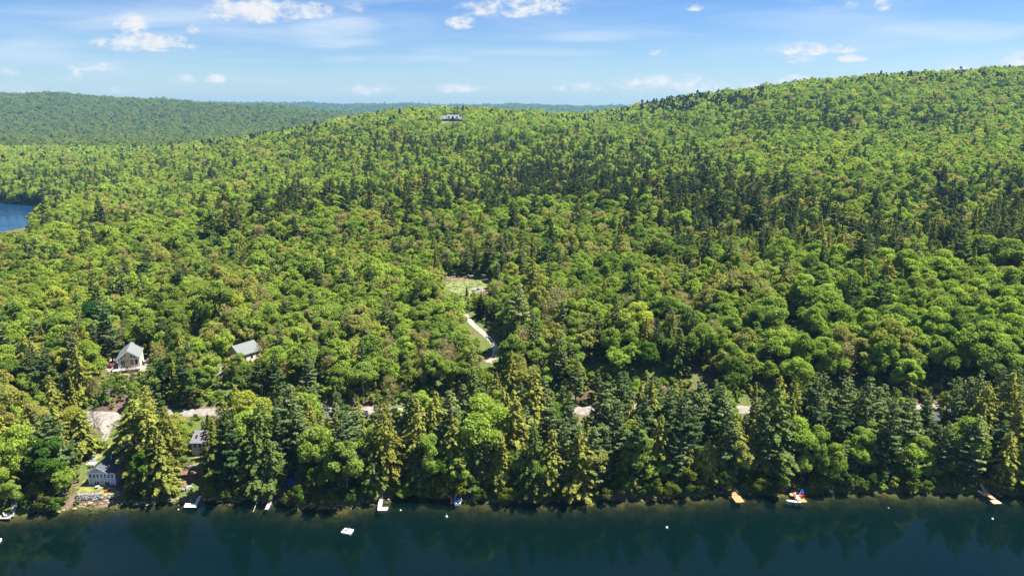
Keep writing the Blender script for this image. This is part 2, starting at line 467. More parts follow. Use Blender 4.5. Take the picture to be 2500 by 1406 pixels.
# ---------------------------------------------------------------- where the buildings stand
COT = at(219, 1184, 2.3)                      # shore cottage, lower left corner of its front
PADS.append((COT.x + 4, COT.y + 4, 6.5, 2.3))
CAB = at(290, 900, 15.6)                      # lower left corner of the gabled cabin's front
PADS.append((CAB.x + 3, CAB.y + 5, 9.0, 14.2))
HS2 = at(598, 884, 16.0)
PADS.append((HS2.x + 2, HS2.y + 4, 7.0, 16.0))
SML = at(470, 1112, 4.8)
PADS.append((SML.x + 3, SML.y + 3, 5.0, 4.8))
HILL = at(1103, 297, zat(1103, 297, 1390.0))
PADS.append((HILL.x, HILL.y, 30.0, HILL.z))
CLEAR = at(1150, 692, 21.0)

# ---------------------------------------------------------------- ground sheet, water
NA, NR = 620, 560
aa = np.linspace(-1.15, 1.15, NA)
ll = np.concatenate([np.linspace(math.log(120), math.log(480), 360), np.linspace(math.log(480), math.log(10000), NR - 359)[1:]])
A, L = np.meshgrid(aa, ll)
GY = np.exp(L); GX = A * GY
GZ = T(GX.ravel(), GY.ravel()).reshape(GX.shape)
gv = np.stack([GX.ravel(), GY.ravel(), GZ.ravel()], 1)
i0 = (np.arange(NR - 1)[:, None] * NA + np.arange(NA - 1)[None]).ravel()
gq = np.stack([i0, i0 + 1, i0 + NA + 1, i0 + NA], 1)
# the lake floor and the plain beyond what the camera looks at
ob = len(gv)
ext = np.array([(-4000, -4000, -7), (4000, -4000, -7), (138, 120, -7), (-138, 120, -7)], float)
gv = np.concatenate([gv, ext]); gq = np.concatenate([gq, [[ob, ob + 1, ob + 2, ob + 3]]])
m = bpy.data.materials.new('forest floor'); m.use_nodes = True
t = NT(m.node_tree)
o = t.n('ShaderNodeOutputMaterial'); p = t.n('ShaderNodeBsdfPrincipled'); t.l(p.outputs[0], o.inputs[0])
g = t.n('ShaderNodeNewGeometry'); sp = t.n('ShaderNodeSeparateXYZ'); t.l(g.outputs['Position'], sp.inputs[0])
n1 = t.noise(g.outputs['Position'], 0.35, 6.0, 0.6); n2 = t.noise(g.outputs['Position'], 0.07, 4.0, 0.5); n3 = t.noise(g.outputs['Position'], 2.2, 3.0, 0.6)
litter = t.mix(t.ramp(n1, .35, .65), (.075, .048, .034, 1), (.17, .115, .088, 1))
moss = t.mix(t.ramp(n3, .35, .65), (.06, .085, .022, 1), (.12, .15, .04, 1))
floor = t.mix(t.ramp(n2, .36, .56), litter, moss)
floor = t.mix(t.ramp(sp.outputs[1], 3600, 4300), floor, t.mix(t.ramp(t.noise(g.outputs['Position'], .02, 5.0, .7), .4, .6), (.015, .035, .012, 1), (.05, .085, .028, 1)))   # closed woods of the far country
bed = t.mix(t.ramp(n1, .35, .66), (.07, .06, .032, 1), (.19, .155, .08, 1))
bed = t.mix(t.ramp(n3, .55, .75), bed, (.25, .21, .13, 1))
t.l(t.mix(t.ramp(sp.outputs[2], -.15, .22), bed, floor), p.inputs['Base Color'])
p.inputs['Roughness'].default_value = .95; p.inputs['Specular IOR Level'].default_value = .1
bmp = t.n('ShaderNodeBump'); bmp.inputs['Strength'].default_value = .5; bmp.inputs['Distance'].default_value = .3
t.l(n1, bmp.inputs['Height']); t.l(bmp.outputs[0], p.inputs['Normal'])
gob = link('ground', np_mesh('ground', gv, gq, [m], smooth=True))
tag(gob, 'brown leaf littered forest floor and lake bed under the trees', kind='structure')

def water_mat(name, deep, ripple):
    m = bpy.data.materials.new(name); m.use_nodes = True
    t = NT(m.node_tree)
    o = t.n('ShaderNodeOutputMaterial')
    g = t.n('ShaderNodeNewGeometry')
    mp_ = t.n('ShaderNodeMapping'); mp_.inputs['Scale'].default_value = (1.0, 1.5, 1.0); t.l(g.outputs['Position'], mp_.inputs[0])
    na = t.noise(mp_.outputs[0], .45, 4.0, .6, dist=.4); nb = t.noise(mp_.outputs[0], .06, 3.0, .5)
    gust = t.ramp(t.noise(g.outputs['Position'], .018, 3.0, .5), .35, .65, .35, 1.3)
    bp = t.n('ShaderNodeBump'); bp.inputs['Distance'].default_value = .25
    t.l(t.m('MULTIPLY', gust, ripple), bp.inputs['Strength'])
    t.l(t.m('ADD', t.m('MULTIPLY', na, .5), nb), bp.inputs['Height'])
    at_ = t.n('ShaderNodeAttribute', attribute_name='depth')
    al = t.m('SUBTRACT', 1.0, t.m('POWER', 2.718, t.m('MULTIPLY', at_.outputs['Fac'], -0.62)))
    d = t.n('ShaderNodeBsdfDiffuse'); d.inputs[0].default_value = deep
    tr = t.n('ShaderNodeBsdfTransparent'); tr.inputs[0].default_value = (.72, .80, .62, 1)
    mx = t.n('ShaderNodeMixShader'); t.l(al, mx.inputs[0]); t.l(tr.outputs[0], mx.inputs[1]); t.l(d.outputs[0], mx.inputs[2])
    gl = t.n('ShaderNodeBsdfGlossy'); gl.inputs['Roughness'].default_value = .055; t.l(bp.outputs[0], gl.inputs['Normal'])
    fr = t.n('ShaderNodeFresnel'); fr.inputs['IOR'].default_value = 1.33; t.l(bp.outputs[0], fr.inputs['Normal'])
    m2 = t.n('ShaderNodeMixShader'); t.l(fr.outputs[0], m2.inputs[0]); t.l(mx.outputs[0], m2.inputs[1]); t.l(gl.outputs[0], m2.inputs[2])
    t.l(m2.outputs[0], o.inputs[0])
    return m
def water_sheet(name, xs, ys, z, mtl, label):
    X, Y = np.meshgrid(xs, ys)
    v = np.stack([X.ravel(), Y.ravel(), np.full(X.size, z)], 1)
    nx = len(xs)
    k = (np.arange(len(ys) - 1)[:, None] * nx + np.arange(nx - 1)[None]).ravel()
    me = np_mesh(name, v, np.stack([k, k + 1, k + nx + 1, k + nx], 1), [mtl])
    at_ = me.attributes.new('depth', 'FLOAT', 'POINT')
    dz = np.where(v[:, 1] > 100, z - T(v[:, 0], np.maximum(v[:, 1], 121)), 7.0)
    at_.data.foreach_set('value', np.clip(dz, 0, 9).astype(np.float32))
    return tag(link(name, me), label, kind='structure')
xs = np.concatenate([np.linspace(-4000, -320, 12), np.linspace(-300, 300, 401), np.linspace(320, 4000, 12)])
ys = np.concatenate([np.linspace(-4000, 60, 14), np.linspace(80, 150, 30), np.linspace(151, 215, 90)])
water_sheet('lake', xs, ys, 0.0, water_mat('lake water', (.0006, .0058, .0058, 1), .13), 'dark teal lake with faint ripples in front of the wooded shore')
water_sheet('pond', np.linspace(POND[0] - 185, POND[0] + 185, 40), np.linspace(POND[1] - 185, POND[1] + 185, 40), 1.0,
            water_mat('pond water', (.010, .048, .105, 1), 1.1), 'blue pond among the trees far from the shore')

# ---------------------------------------------------------------- roads, drives, lawns laid on the ground
def strip(name, pts, width, mtl, label, lift=.14, kind='structure'):
    """a worn way over the ground through photo pixels"""
    P = [ground(px, py) if not isinstance(px, Vector) else px for px, py in pts]
    Q = []
    for a, b in zip(P[:-1], P[1:]):
        n = max(2, int((b - a).length / 1.2))
        Q += [a.lerp(b, i / n) for i in range(n)]
    Q.append(P[-1])
    xy = np.array([(q.x, q.y) for q in Q])
    for _ in range(4):
        xy[1:-1] = .25 * xy[:-2] + .5 * xy[1:-1] + .25 * xy[2:]
    dxy = np.gradient(xy, axis=0); dxy /= np.linalg.norm(dxy, axis=1)[:, None] + 1e-9
    nr = np.stack([-dxy[:, 1], dxy[:, 0]], 1)
    r2 = np.random.default_rng(len(name))
    offs = np.linspace(-.5, .5, 7)
    rows = []
    for j, f in enumerate(offs):
        wob = width * (1 + .22 * (r2.random(len(xy)) - .5)) * f
        c = xy + nr * wob[:, None]
        z = T(c[:, 0], c[:, 1]) + (lift if 0 < j < 6 else -.15)
        rows.append(np.column_stack([c, z]))
    v = np.concatenate(rows)
    n = len(xy)
    k = (np.arange(6)[:, None] * n + np.arange(n - 1)[None]).ravel()
    me = np_mesh(name, v, np.stack([k, k + n, k + n + 1, k + 1], 1), [mtl], smooth=True)
    return tag(link(name, me), label, kind=kind), xy
def patch(name, poly_px, mtl, label, lift=.1, cell=.5, ragged=.8, z=None):
    P = [ground(px, py) if z is None else at(px, py, z) for px, py in poly_px]
    px_ = np.array([p.x for p in P]); py_ = np.array([p.y for p in P])
    xs = np.arange(px_.min() - 1, px_.max() + 1, cell); ys = np.arange(py_.min() - 1, py_.max() + 1, cell)
    X, Y = np.meshgrid(xs, ys)
    jx = ragged * (np.sin(X * 1.7 + Y * .9) * .4 + np.sin(Y * 2.3 - X * .8 + 1) * .35)
    jy = ragged * (np.sin(X * 1.3 - Y * 1.6 + 2) * .4 + np.sin(Y * 1.9 + X * 2.1) * .3)
    qx, qy = X + jx, Y + jy
    ins = np.zeros(X.shape, bool)
    n = len(P)
    for i in range(n):
        x1, y1, x2, y2 = px_[i], py_[i], px_[(i + 1) % n], py_[(i + 1) % n]
        c = ((y1 > qy) != (y2 > qy)) & (qx < (x2 - x1) * (qy - y1) / (y2 - y1 + 1e-12) + x1)
        ins ^= c
    cellin = ins[:-1, :-1] & ins[1:, :-1] & ins[:-1, 1:] & ins[1:, 1:]
    nx = len(xs)
    k = (np.arange(len(ys) - 1)[:, None] * nx + np.arange(nx - 1)[None])[cellin]
    q = np.stack([k, k + 1, k + nx + 1, k + nx], 1)
    used, inv = np.unique(q, return_inverse=True)
    vx, vy = X.ravel()[used], Y.ravel()[used]
    v = np.column_stack([vx, vy, T(vx, vy) + lift])
    return tag(link(name, np_mesh(name, v, inv.reshape(q.shape), [mtl], smooth=True)), label, kind='structure')
ROADPTS = [(-250, 1018), (60, 1012), (300, 1018), (460, 1007), (700, 1004), (900, 1001), (1200, 1003), (1430, 1003), (1820, 1001), (2100, 998), (2600, 996)]
_, road_xy = strip('road', ROADPTS, 4.6, M['gravel'], 'pale gravel road running behind the shore trees')
_, track_xy = strip('track', [(1190, 884), (1206, 872), (1211, 857), (1205, 838), (1190, 822), (1170, 805), (1152, 790), (1136, 768)], 2.7, M['track_gravel'], 'curving pale gravel track climbing to the clearing')
strip('grass_verge', [(1206, 850), (1196, 830), (1172, 807), (1146, 782)], .5, M['meadow'], 'grassy crown between the wheel ruts of the track', lift=.19)
patch('track_apron', [(1180, 882), (1193, 878), (1205, 866), (1214, 845), (1219, 856), (1212, 880), (1196, 890)], M['sand'], 'widened sandy bend at the foot of the track', .17)
patch('meadow', [(1080, 706), (1090, 688), (1120, 685), (1165, 683), (1188, 686), (1196, 702), (1176, 712), (1152, 726), (1136, 745), (1122, 735), (1104, 714)], M['meadow'], 'dry grass in the clearing at the end of the track')
patch('bank', [(1086, 681), (1130, 680), (1190, 680), (1188, 684), (1120, 686), (1088, 686)], M['soil'], 'brown earth bank along the back of the clearing', .14)
patch('stony_ground', [(1150, 702), (1186, 702), (1186, 713), (1152, 714)], M['gravel'], 'bare gravel around the stone pile in the clearing', .16)
patch('gravel_drive', [(196, 1022), (245, 1010), (300, 1012), (312, 1024), (292, 1040), (276, 1044), (278, 1060), (254, 1062), (240, 1048), (205, 1040)], M['gravel'], 'pale gravel parking area at the head of the long steps', .16)
patch('cottage_lawn', [(184, 1190), (204, 1172), (217, 1160), (222, 1186), (290, 1186), (284, 1206), (250, 1209), (192, 1208)], M['lawn'], 'short dry lawn in front of the slate blue cottage', .12, z=2.2)
patch('bank_grass', [(240, 1070), (262, 1062), (282, 1075), (288, 1100), (262, 1112), (236, 1125), (226, 1122)], M['lawn'], 'dry grass bank beside the long steps', .12)
patch('cabin_yard', [(246, 890), (282, 868), (292, 880), (345, 892), (350, 866), (372, 866), (362, 890), (350, 914), (300, 922), (262, 912)], M['sand'], 'bare sandy yard around the green roofed cabin', .12)
patch('cabin_bank', [(280, 938), (316, 938), (318, 950), (284, 952)], M['lawn'], 'small mown patch below the cabin yard', .12)
patch('house_drive', [(524, 895), (542, 884), (550, 900), (546, 922), (528, 928)], M['gravel'], 'short gravel drive below the grey green roof', .14)
patch('small_house_lawn', [(462, 1126), (478, 1114), (508, 1114), (520, 1124), (504, 1136), (470, 1142)], M['lawn'], 'little lawn in front of the pale grey roofed house', .12)
patch('soil_bank', [(440, 1150), (470, 1144), (520, 1130), (524, 1146), (480, 1166), (452, 1192), (438, 1180)], M['soil'], 'bare brown soil slope below the curved stone wall', .12)
patch('landing_soil', [(948, 1182), (962, 1170), (1000, 1172), (1004, 1186), (990, 1192), (955, 1196)], M['soil'], 'bare orange brown soil at the landing of the grey dock', .12)
patch('shore_path', [(958, 1032), (968, 1032), (986, 1060), (988, 1082), (978, 1082), (966, 1050)], M['gravel'], 'narrow gravel path dropping through the shore trees', .14)
patch('hill_lawn', [(1072, 299), (1078, 295), (1100, 296), (1100, 300), (1090, 302), (1075, 302)], M['lawn'], 'pale lawn below the hilltop house', .3, cell=3.0, ragged=2.0)

# ---------------------------------------------------------------- trees: one prototype mesh per variant
def unit(v):
    return v / (np.linalg.norm(v, axis=-1, keepdims=True) + 1e-9)
def rdir(n, r):
    return unit(r.normal(size=(n, 3)))
def cards(c, nrm, size, r, aspect=1.0, jag=.35):
    """leaf clusters: one bent four-cornered blade each"""
    n = len(c)
    nrm = unit(nrm)
    tq = unit(np.cross(nrm, rdir(n, r))); bq = np.cross(nrm, tq)
    s = (np.asarray(size) * .5)[:, None]
    k = 1 + jag * (r.random((n, 4, 1)) - .5) * 2
    tq = tq * aspect
    fold = nrm * s * .25 * r.random((n, 1))
    v = np.stack([c + tq * s * k[:, 0] - fold, c + bq * s * k[:, 1] + fold, c - tq * s * k[:, 2] - fold, c - bq * s * k[:, 3] + fold], 1)
    return v.reshape(-1, 3)
def quads_of(nv):
    return np.arange(nv).reshape(-1, 4)
class Wood:
    """tapered four-sided limbs"""
    def __init__(s): s.v = []; s.q = []; s.n = 0
    def limb(s, a, b, r0, r1):
        a = np.asarray(a, float); b = np.asarray(b, float)
        d = unit(b - a); t = unit(np.cross(d, [0.31, .2, 1.0] if abs(d[2]) < .9 else [1, .2, 0])); q = np.cross(d, t)
        ring = lambda c, r: np.stack([c + t * r, c + q * r, c - t * r, c - q * r])
        s.v.append(ring(a, r0)); s.v.append(ring(b, r1))
        o = s.n
        s.q += [(o + i, o + (i + 1) % 4, o + 4 + (i + 1) % 4, o + 4 + i) for i in range(4)]
        s.n += 8
    def path(s, pts, r0, r1):
        n = len(pts) - 1
        for i in range(n):
            s.limb(pts[i], pts[i + 1], r0 + (r1 - r0) * i / n, r0 + (r1 - r0) * (i + 1) / n)
    def arrays(s):
        return np.concatenate(s.v), np.array(s.q)
def trunk_path(h, lean, r, n=5):
    z = np.linspace(0, h, n)
    off = np.cumsum(r.normal(size=(n, 2)) * lean, axis=0); off[0] = 0
    return np.column_stack([off, z])
def broadleaf(seed, h, rad, n, size, base=.28, flat=1.0, mains=13, tall=1.0):
    r = np.random.default_rng(seed)
    w = Wood(); tp = trunk_path(h * .72, .18, r)
    tp[0, 2] = -1.0
    w.path(tp, .024 * h * .55, .07)
    zc = h * (base + 1) * .5; hz = h * (1 - base) * .5
    d = rdir(mains, r); d[:, 2] = np.abs(d[:, 2]) * 1.0 - .35; d = unit(d)
    d[0] = (0, 0, 1)
    C = np.array([0, 0, zc]) + d * np.array([rad * .62, rad * .62, hz * .66 * tall]) * r.uniform(.8, 1.12, (mains, 1))
    rl = rad * r.uniform(.27, .46, mains)
    for k in range(min(mains, 8)):
        w.limb(tp[2 + k % 3], C[k] * .92 + np.array([0, 0, zc]) * .08, .09, .03)
    subs = 7
    sd_ = rdir(mains * subs, r).reshape(mains, subs, 3) + d[:, None] * .55 + np.array([0, 0, .35])
    sd_ = unit(sd_)
    SC = C[:, None] + sd_ * rl[:, None, None] * .66
    SR = rl[:, None] * r.uniform(.42, .75, (mains, subs))
    kk = n // (mains * subs)
    pd = unit(rdir(mains * subs * kk, r).reshape(mains, subs, kk, 3) + sd_[:, :, None] * .6 + np.array([0, 0, .3]))
    P = SC[:, :, None] + pd * (SR[:, :, None] * r.uniform(.5, 1.15, (mains, subs, kk)))[..., None] * np.array([1, 1, .85 * flat])
    N = pd * .75 + np.array([0, 0, .35]) + r.normal(size=pd.shape) * .5
    P = P.reshape(-1, 3); N = N.reshape(-1, 3)
    P[:, 2] = np.maximum(P[:, 2], .06 * h)
    s = size * r.uniform(.6, 1.35, len(P))
    return w.arrays(), cards(P, N, s, r)
def white_pine(seed, h, rad, n, size, base=.22):
    r = np.random.default_rng(seed)
    w = Wood(); tp = np.array([[0, 0, -1], [0, 0, h * .5], [0, 0, h]], float); w.path(tp, .016 * h, .05)
    P, N = [], []
    zs = np.arange(h * base, h * .985, h * .043)
    tot = 0
    br = []
    for z in zs:
        t = (z - h * base) / (h * (1 - base))
        Lm = rad * (1 - t) ** .62 * (.62 + .38 * min(1, t / .3))
        nb = r.integers(3, 6)
        a0 = r.uniform(0, 6.28)
        for k in range(nb):
            if r.random() < .13: continue
            Lb = max(.5, Lm * r.uniform(.55, 1.2)); br.append((z + r.uniform(-.25, .25), a0 + 6.283 * k / nb + r.uniform(-.35, .35), Lb, t))
            tot += Lb ** 1.6
    for (z, a, Lb, t) in br:
        k = max(4, int(n * Lb ** 1.6 / tot))
        rise = .10 + .42 * t
        dx, dy = math.cos(a), math.sin(a)
        if Lb > 1.2: w.limb((0, 0, z), (dx * Lb * .8, dy * Lb * .8, z + rise * Lb * .7), .05, .02)
        s = r.uniform(.28, 1.0, k) ** .85
        wd = .30 * Lb * np.sin(np.clip(s, .12, .97) * 3.0) ** .6
        q = r.uniform(-1, 1, k) * wd
        zz = z + rise * s * Lb + r.normal(size=k) * .10 - .05 * q ** 2
        P.append(np.column_stack([dx * s * Lb - dy * q, dy * s * Lb + dx * q, zz]))
        N.append(np.column_stack([dx * np.full(k, .3), dy * np.full(k, .3), np.full(k, 1.0)]) + r.normal(size=(k, 3)) * .5)
    P = np.concatenate(P); N = np.concatenate(N)
    return w.arrays(), cards(P, N, size * r.uniform(.6, 1.3, len(P)), r, 1.25)
def hemlock(seed, h, rad, n, size, base=.08, droop=.3, power=.8):
    r = np.random.default_rng(seed)
    w = Wood(); w.path(np.array([[0, 0, -1], [0, 0, h * .5], [0, 0, h]], float), .016 * h, .04)
    nb = 150
    t = (np.arange(nb) + r.random(nb)) / nb
    z = h * (base + (1 - base) * t * .985)
    Lb = np.maximum(.35, rad * (1 - t) ** power * (.7 + .3 * np.minimum(1, t / .12)) * r.uniform(.62, 1.16, nb))
    a = np.arange(nb) * 2.4 + r.uniform(-.5, .5, nb)
    ph = r.uniform(0, 6.283, 4)
    Lb = Lb * (1 + .2 * np.sin(a + ph[0] + 7 * t) + .16 * np.sin(2 * a + ph[1] - 15 * t) + .14 * np.sin(27 * t + ph[2]))
    wt_ = Lb ** 1.5; kk = np.maximum(3, (n * wt_ / wt_.sum()).astype(int))
    for i in range(0, nb, 4):
        if Lb[i] > 1.2: w.limb((0, 0, z[i]), (math.cos(a[i]) * Lb[i] * .7, math.sin(a[i]) * Lb[i] * .7, z[i] - .05 * Lb[i]), .045, .015)
    idx = np.repeat(np.arange(nb), kk); k = len(idx)
    s = r.uniform(.15, 1.0, k) ** .7
    q = r.uniform(-1, 1, k) * .24 * Lb[idx] * (1.15 - s)
    dx, dy = np.cos(a[idx]), np.sin(a[idx])
    zz = z[idx] + Lb[idx] * (.10 * s - droop * s * s) + r.normal(size=k) * .12
    P = np.column_stack([dx * s * Lb[idx] - dy * q, dy * s * Lb[idx] + dx * q, zz])
    N = np.column_stack([dx * (.35 + .35 * s), dy * (.35 + .35 * s), np.full(k, .8)]) + r.normal(size=(k, 3)) * .4
    return w.arrays(), cards(P, N, size * r.uniform(.6, 1.35, k), r, 1.2)
def bare_limbs(w, r, h, rad, nl, fine=3, r0=.22):
    tp = trunk_path(h, .22, r, 7); tp[0, 2] = -1
    w.path(tp, r0, .04)
    tips = []
    for k in range(nl):
        f = r.uniform(.28, .98)
        i = min(5, int(f * 6)); b = tp[i] + (tp[i + 1] - tp[i]) * (f * 6 - i)
        a = r.uniform(0, 6.283); Lb = rad * (1.15 - f) * r.uniform(.7, 1.25) + .5
        up = r.uniform(.25, .9)
        e = b + np.array([math.cos(a), math.sin(a), up]) * Lb
        w.limb(b, e, .075, .03); tips.append(e)
        for j in range(fine):
            s = r.uniform(.35, 1); c = b + (e - b) * s
            g_ = c + (unit((e - b)[None])[0] * .5 + rdir(1, r)[0] * .8 + np.array([0, 0, .25])) * Lb * r.uniform(.2, .45)
            w.limb(c, g_, .035, .015); tips.append(g_)
    return tips
def thin_tree(seed, h, rad, n, size):
    """half bare hardwood: grey limbs and twigs with thin leaf"""
    r = np.random.default_rng(seed)
    w = Wood(); tips = np.array(bare_limbs(w, r, h * .95, rad, 22, 4, .17))
    k = max(1, n // len(tips))
    P = np.repeat(tips, k, axis=0) + r.normal(size=(len(tips) * k, 3)) * np.array([.75, .75, .55])
    return w.arrays(), cards(P, r.normal(size=P.shape) * .5 + np.array([0, 0, .7]), size * r.uniform(.5, 1.2, len(P)), r)
def dead_tree(seed, h, rad):
    r = np.random.default_rng(seed)
    w = Wood(); bare_limbs(w, r, h, rad, 46, 5, .2)
    return w.arrays()
def shift(q, o): return q + o
def meshes(name, res, wood_mat, leafm):
    (wv, wq), lv = res
    return np_mesh(name + '_trunk', wv, wq, [wood_mat]), np_mesh(name + '_crown', lv, quads_of(len(lv)), [leafm])
def joined(name, res, wood_mat, leafm):
    (wv, wq), lv = res
    return np_mesh(name, np.concatenate([wv, lv]), np.concatenate([wq, quads_of(len(lv)) + len(wv)]), [wood_mat, leafm],
                   np.concatenate([np.zeros(len(wq), int), np.ones(len(lv) // 4, int)]))
# near variants: (trunk mesh, crown mesh, height, radius)
NEAR = {'broadleaf_tree': [], 'white_pine': [], 'hemlock_tree': [], 'thin_tree': [], 'leafy_shrub': [], 'dead_tree': []}
for i, (h, rad, base, flat, tall) in enumerate([(17, 5.3, .24, 1, 1), (18, 4.9, .2, 1, 1.0), (15, 5.6, .26, .9, .95), (18, 4.3, .18, 1, 1.05), (14, 4.3, .18, 1, 1)]):
    NEAR['broadleaf_tree'].append(meshes('broadleaf', broadleaf(100 + i, h, rad, 8000, .43, base, flat, 16 + i % 3, tall), M['bark'], M['leaf']) + (h, rad))
for i, (h, rad, base) in enumerate([(23, 5.2, .16), (25, 4.8, .2), (20, 4.6, .12), (22, 5.5, .18)]):
    NEAR['white_pine'].append(meshes('pine', white_pine(200 + i, h, rad, 4600, .50, base), M['bark'], M['needle']) + (h, rad))
for i, (h, rad, base, dr, pw) in enumerate([(21, 5.0, .07, .3, .62), (19, 4.4, .05, .25, .75), (22, 4.8, .1, .34, .55), (16, 3.6, .04, .22, .85)]):
    NEAR['hemlock_tree'].append(meshes('hemlock', hemlock(300 + i, h, rad, 5200, .46, base, dr, pw), M['bark'], M['needle']) + (h, rad))
for i, (h, rad) in enumerate([(14, 4.2), (16, 3.8), (12, 3.9)]):
    NEAR['thin_tree'].append(meshes('thin', thin_tree(400 + i, h, rad, 1500, .42), M['grey_twig'], M['leaf']) + (h, rad))
for i, (h, rad) in enumerate([(3.6, 2.1), (2.6, 1.8), (5.0, 2.2)]):
    NEAR['leafy_shrub'].append(meshes('shrub', broadleaf(500 + i, h, rad, 1400, .36, .02, 1, 9), M['bark'], M['leaf']) + (h, rad))
for i, (h, rad) in enumerate([(13, 3.6), (16, 3.4)]):
    NEAR['dead_tree'].append((np_mesh('dead_wood', *dead_tree(600 + i, h, rad), [M['grey_twig']]), None, h, rad))
# simpler variants for the woods beyond
LIB = bpy.data.collections.new('woodland kinds')          # never linked to the scene
FAR = {}
def lib(kind, lod, me, h, rad):
    o = bpy.data.objects.new('%02d_%s' % (len(LIB.objects), kind), me)
    LIB.objects.link(o)
    FAR.setdefault((kind, lod), []).append((len(LIB.objects) - 1, h, rad))
for lod, nb, sb in ((0, 3800, .58), (1, 1300, .88), (2, 240, 1.8)):
    for i, (h, rad, base, flat, tall) in enumerate([(17, 5.7, .26, 1, 1), (17.6, 5.3, .22, 1, 1.0), (16, 6.2, .28, .9, .95), (16.5, 5.0, .2, 1, 1.0)]):
        rad *= (1.0, 1.15, 1.3)[lod]
        lib('broadleaf', lod, joined('broadleaf', broadleaf(150 + i, h, rad, nb, sb, base, flat, 12 if lod < 2 else 9, tall), M['bark'], M['leaf']), h, rad)
    for i, (h, rad, base) in enumerate([(22, 5.2, .18), (23, 4.7, .24), (20, 4.6, .12)]):
        lib('pine', lod, joined('pine', white_pine(250 + i, h, rad, int(nb * .85), sb * .95, base), M['bark'], M['needle']), h, rad)
    for i, (h, rad, base, dr, pw) in enumerate([(18, 4.1, .05, .25, .65), (16, 3.5, .05, .2, .75), (19, 4.5, .07, .3, .6)]):
        lib('hemlock', lod, joined('hemlock', hemlock(350 + i, h, rad, int(nb * .9), sb * .95, base, dr, pw), M['bark'], M['needle']), h, rad)
    if lod < 2:
        for i, (h, rad) in enumerate([(14, 4.0), (13, 4.4)]):
            lib('thin', lod, joined('thin', thin_tree(450 + i, h, rad, int(nb * .45), sb * .85), M['grey_twig'], M['leaf']), h, rad)

for i, (h, rad) in enumerate([(2.6, 1.9), (1.8, 1.7), (3.4, 1.9)]):
    lib('shrub', 0, joined('undershrub', broadleaf(550 + i, h, rad, 620, .42, .02, 1, 7), M['bark'], M['leaf']), h, rad)

# ---------------------------------------------------------------- where trees grow
def vnoise(x, y, s, seed):
    r = np.random.default_rng(seed); o = 0
    for k in range(6):
        a = r.uniform(0, 6.283); f = r.uniform(.6, 1.7) / s
        o = o + np.sin((x * math.cos(a) + y * math.sin(a)) * f * 6.283 + r.uniform(0, 6.283) + 1.7 * np.sin((y * math.cos(a) - x * math.sin(a)) * f * 4 + r.uniform(0, 6)))
    return o / 6.0
def scatter(y0, y1, s, jitter=.42, amax=.84):
    ny = int((y1 - y0) / s)
    o = []
    for j in range(ny):
        y = y0 + j * s
        xm = amax * y + 15
        x = np.arange(-xm, xm, s * 1.05) + (j % 2) * s * .5
        o.append(np.column_stack([x, np.full(len(x), y)]))
    P = np.concatenate(o)
    return P + rng.uniform(-jitter, jitter, P.shape) * s
fx = np.arange(-170, 175, 4.2); fx = fx + rng.uniform(-1.2, 1.2, len(fx))
fringe = np.column_stack([fx, shore_y(fx) + rng.uniform(1.8, 6.0, len(fx))])
bands = [np.concatenate([scatter(160, 236, 6.0), fringe]), scatter(236, 330, 4.3), scatter(330, 520, 4.6), scatter(520, 950, 5.5), scatter(950, 1750, 7.4), scatter(1750, 4000, 13.0), scatter(7300, 8600, 30.0, amax=.62), scatter(4000, 7300, 27.0, amax=.36)]
XY = np.concatenate(bands)
BAND = np.concatenate([np.full(len(b), i) for i, b in enumerate(bands)])
TX, TY = XY[:, 0], XY[:, 1]
TZ = T(TX, TY)
D = TY - shore_y(TX)
ok = D > 1.6
q = np.hypot((TX - POND[0]) / POND[2], (TY - POND[1]) / POND[3]); ok &= q > 1.0
def near_line(xy, w_):
    d = np.full(len(TX), 1e9)
    sel = (TY < 420)
    for c in xy[::2]:
        d[sel] = np.minimum(d[sel], np.hypot(TX[sel] - c[0], TY[sel] - c[1]))
    return d < w_
ok &= ~near_line(road_xy, 3.4) & ~near_line(track_xy, 7.6)
for (hx, hy, hr, hz) in PADS:
    ok &= np.hypot(TX - hx, TY - hy) > hr * 1.12
# horizon test: drop what no view from near here can show
ab = np.linspace(-.95, .95, 381); lb = np.linspace(math.log(150), math.log(9000), 300)
AG, LG = np.meshgrid(ab, lb)
YG = np.exp(LG); EL = (T((AG * YG).ravel(), YG.ravel()).reshape(YG.shape) + 9 - CAM_H) / YG
CM = np.maximum.accumulate(EL, axis=0)
ia = np.clip(((TX / TY + .95) / 1.9 * 380).round().astype(int), 0, 380)
il = np.clip(((np.log(TY) - lb[0]) / (lb[-1] - lb[0]) * 299).astype(int) - 3, 0, 299)
ok &= (TZ + 22 - CAM_H) / TY > CM[il, ia] - .004
TX, TY, TZ, D, BAND = TX[ok], TY[ok], TZ[ok], D[ok], BAND[ok]
N_ = len(TX)
PX, PY, DEP = project(TX, TY, TZ + 12)
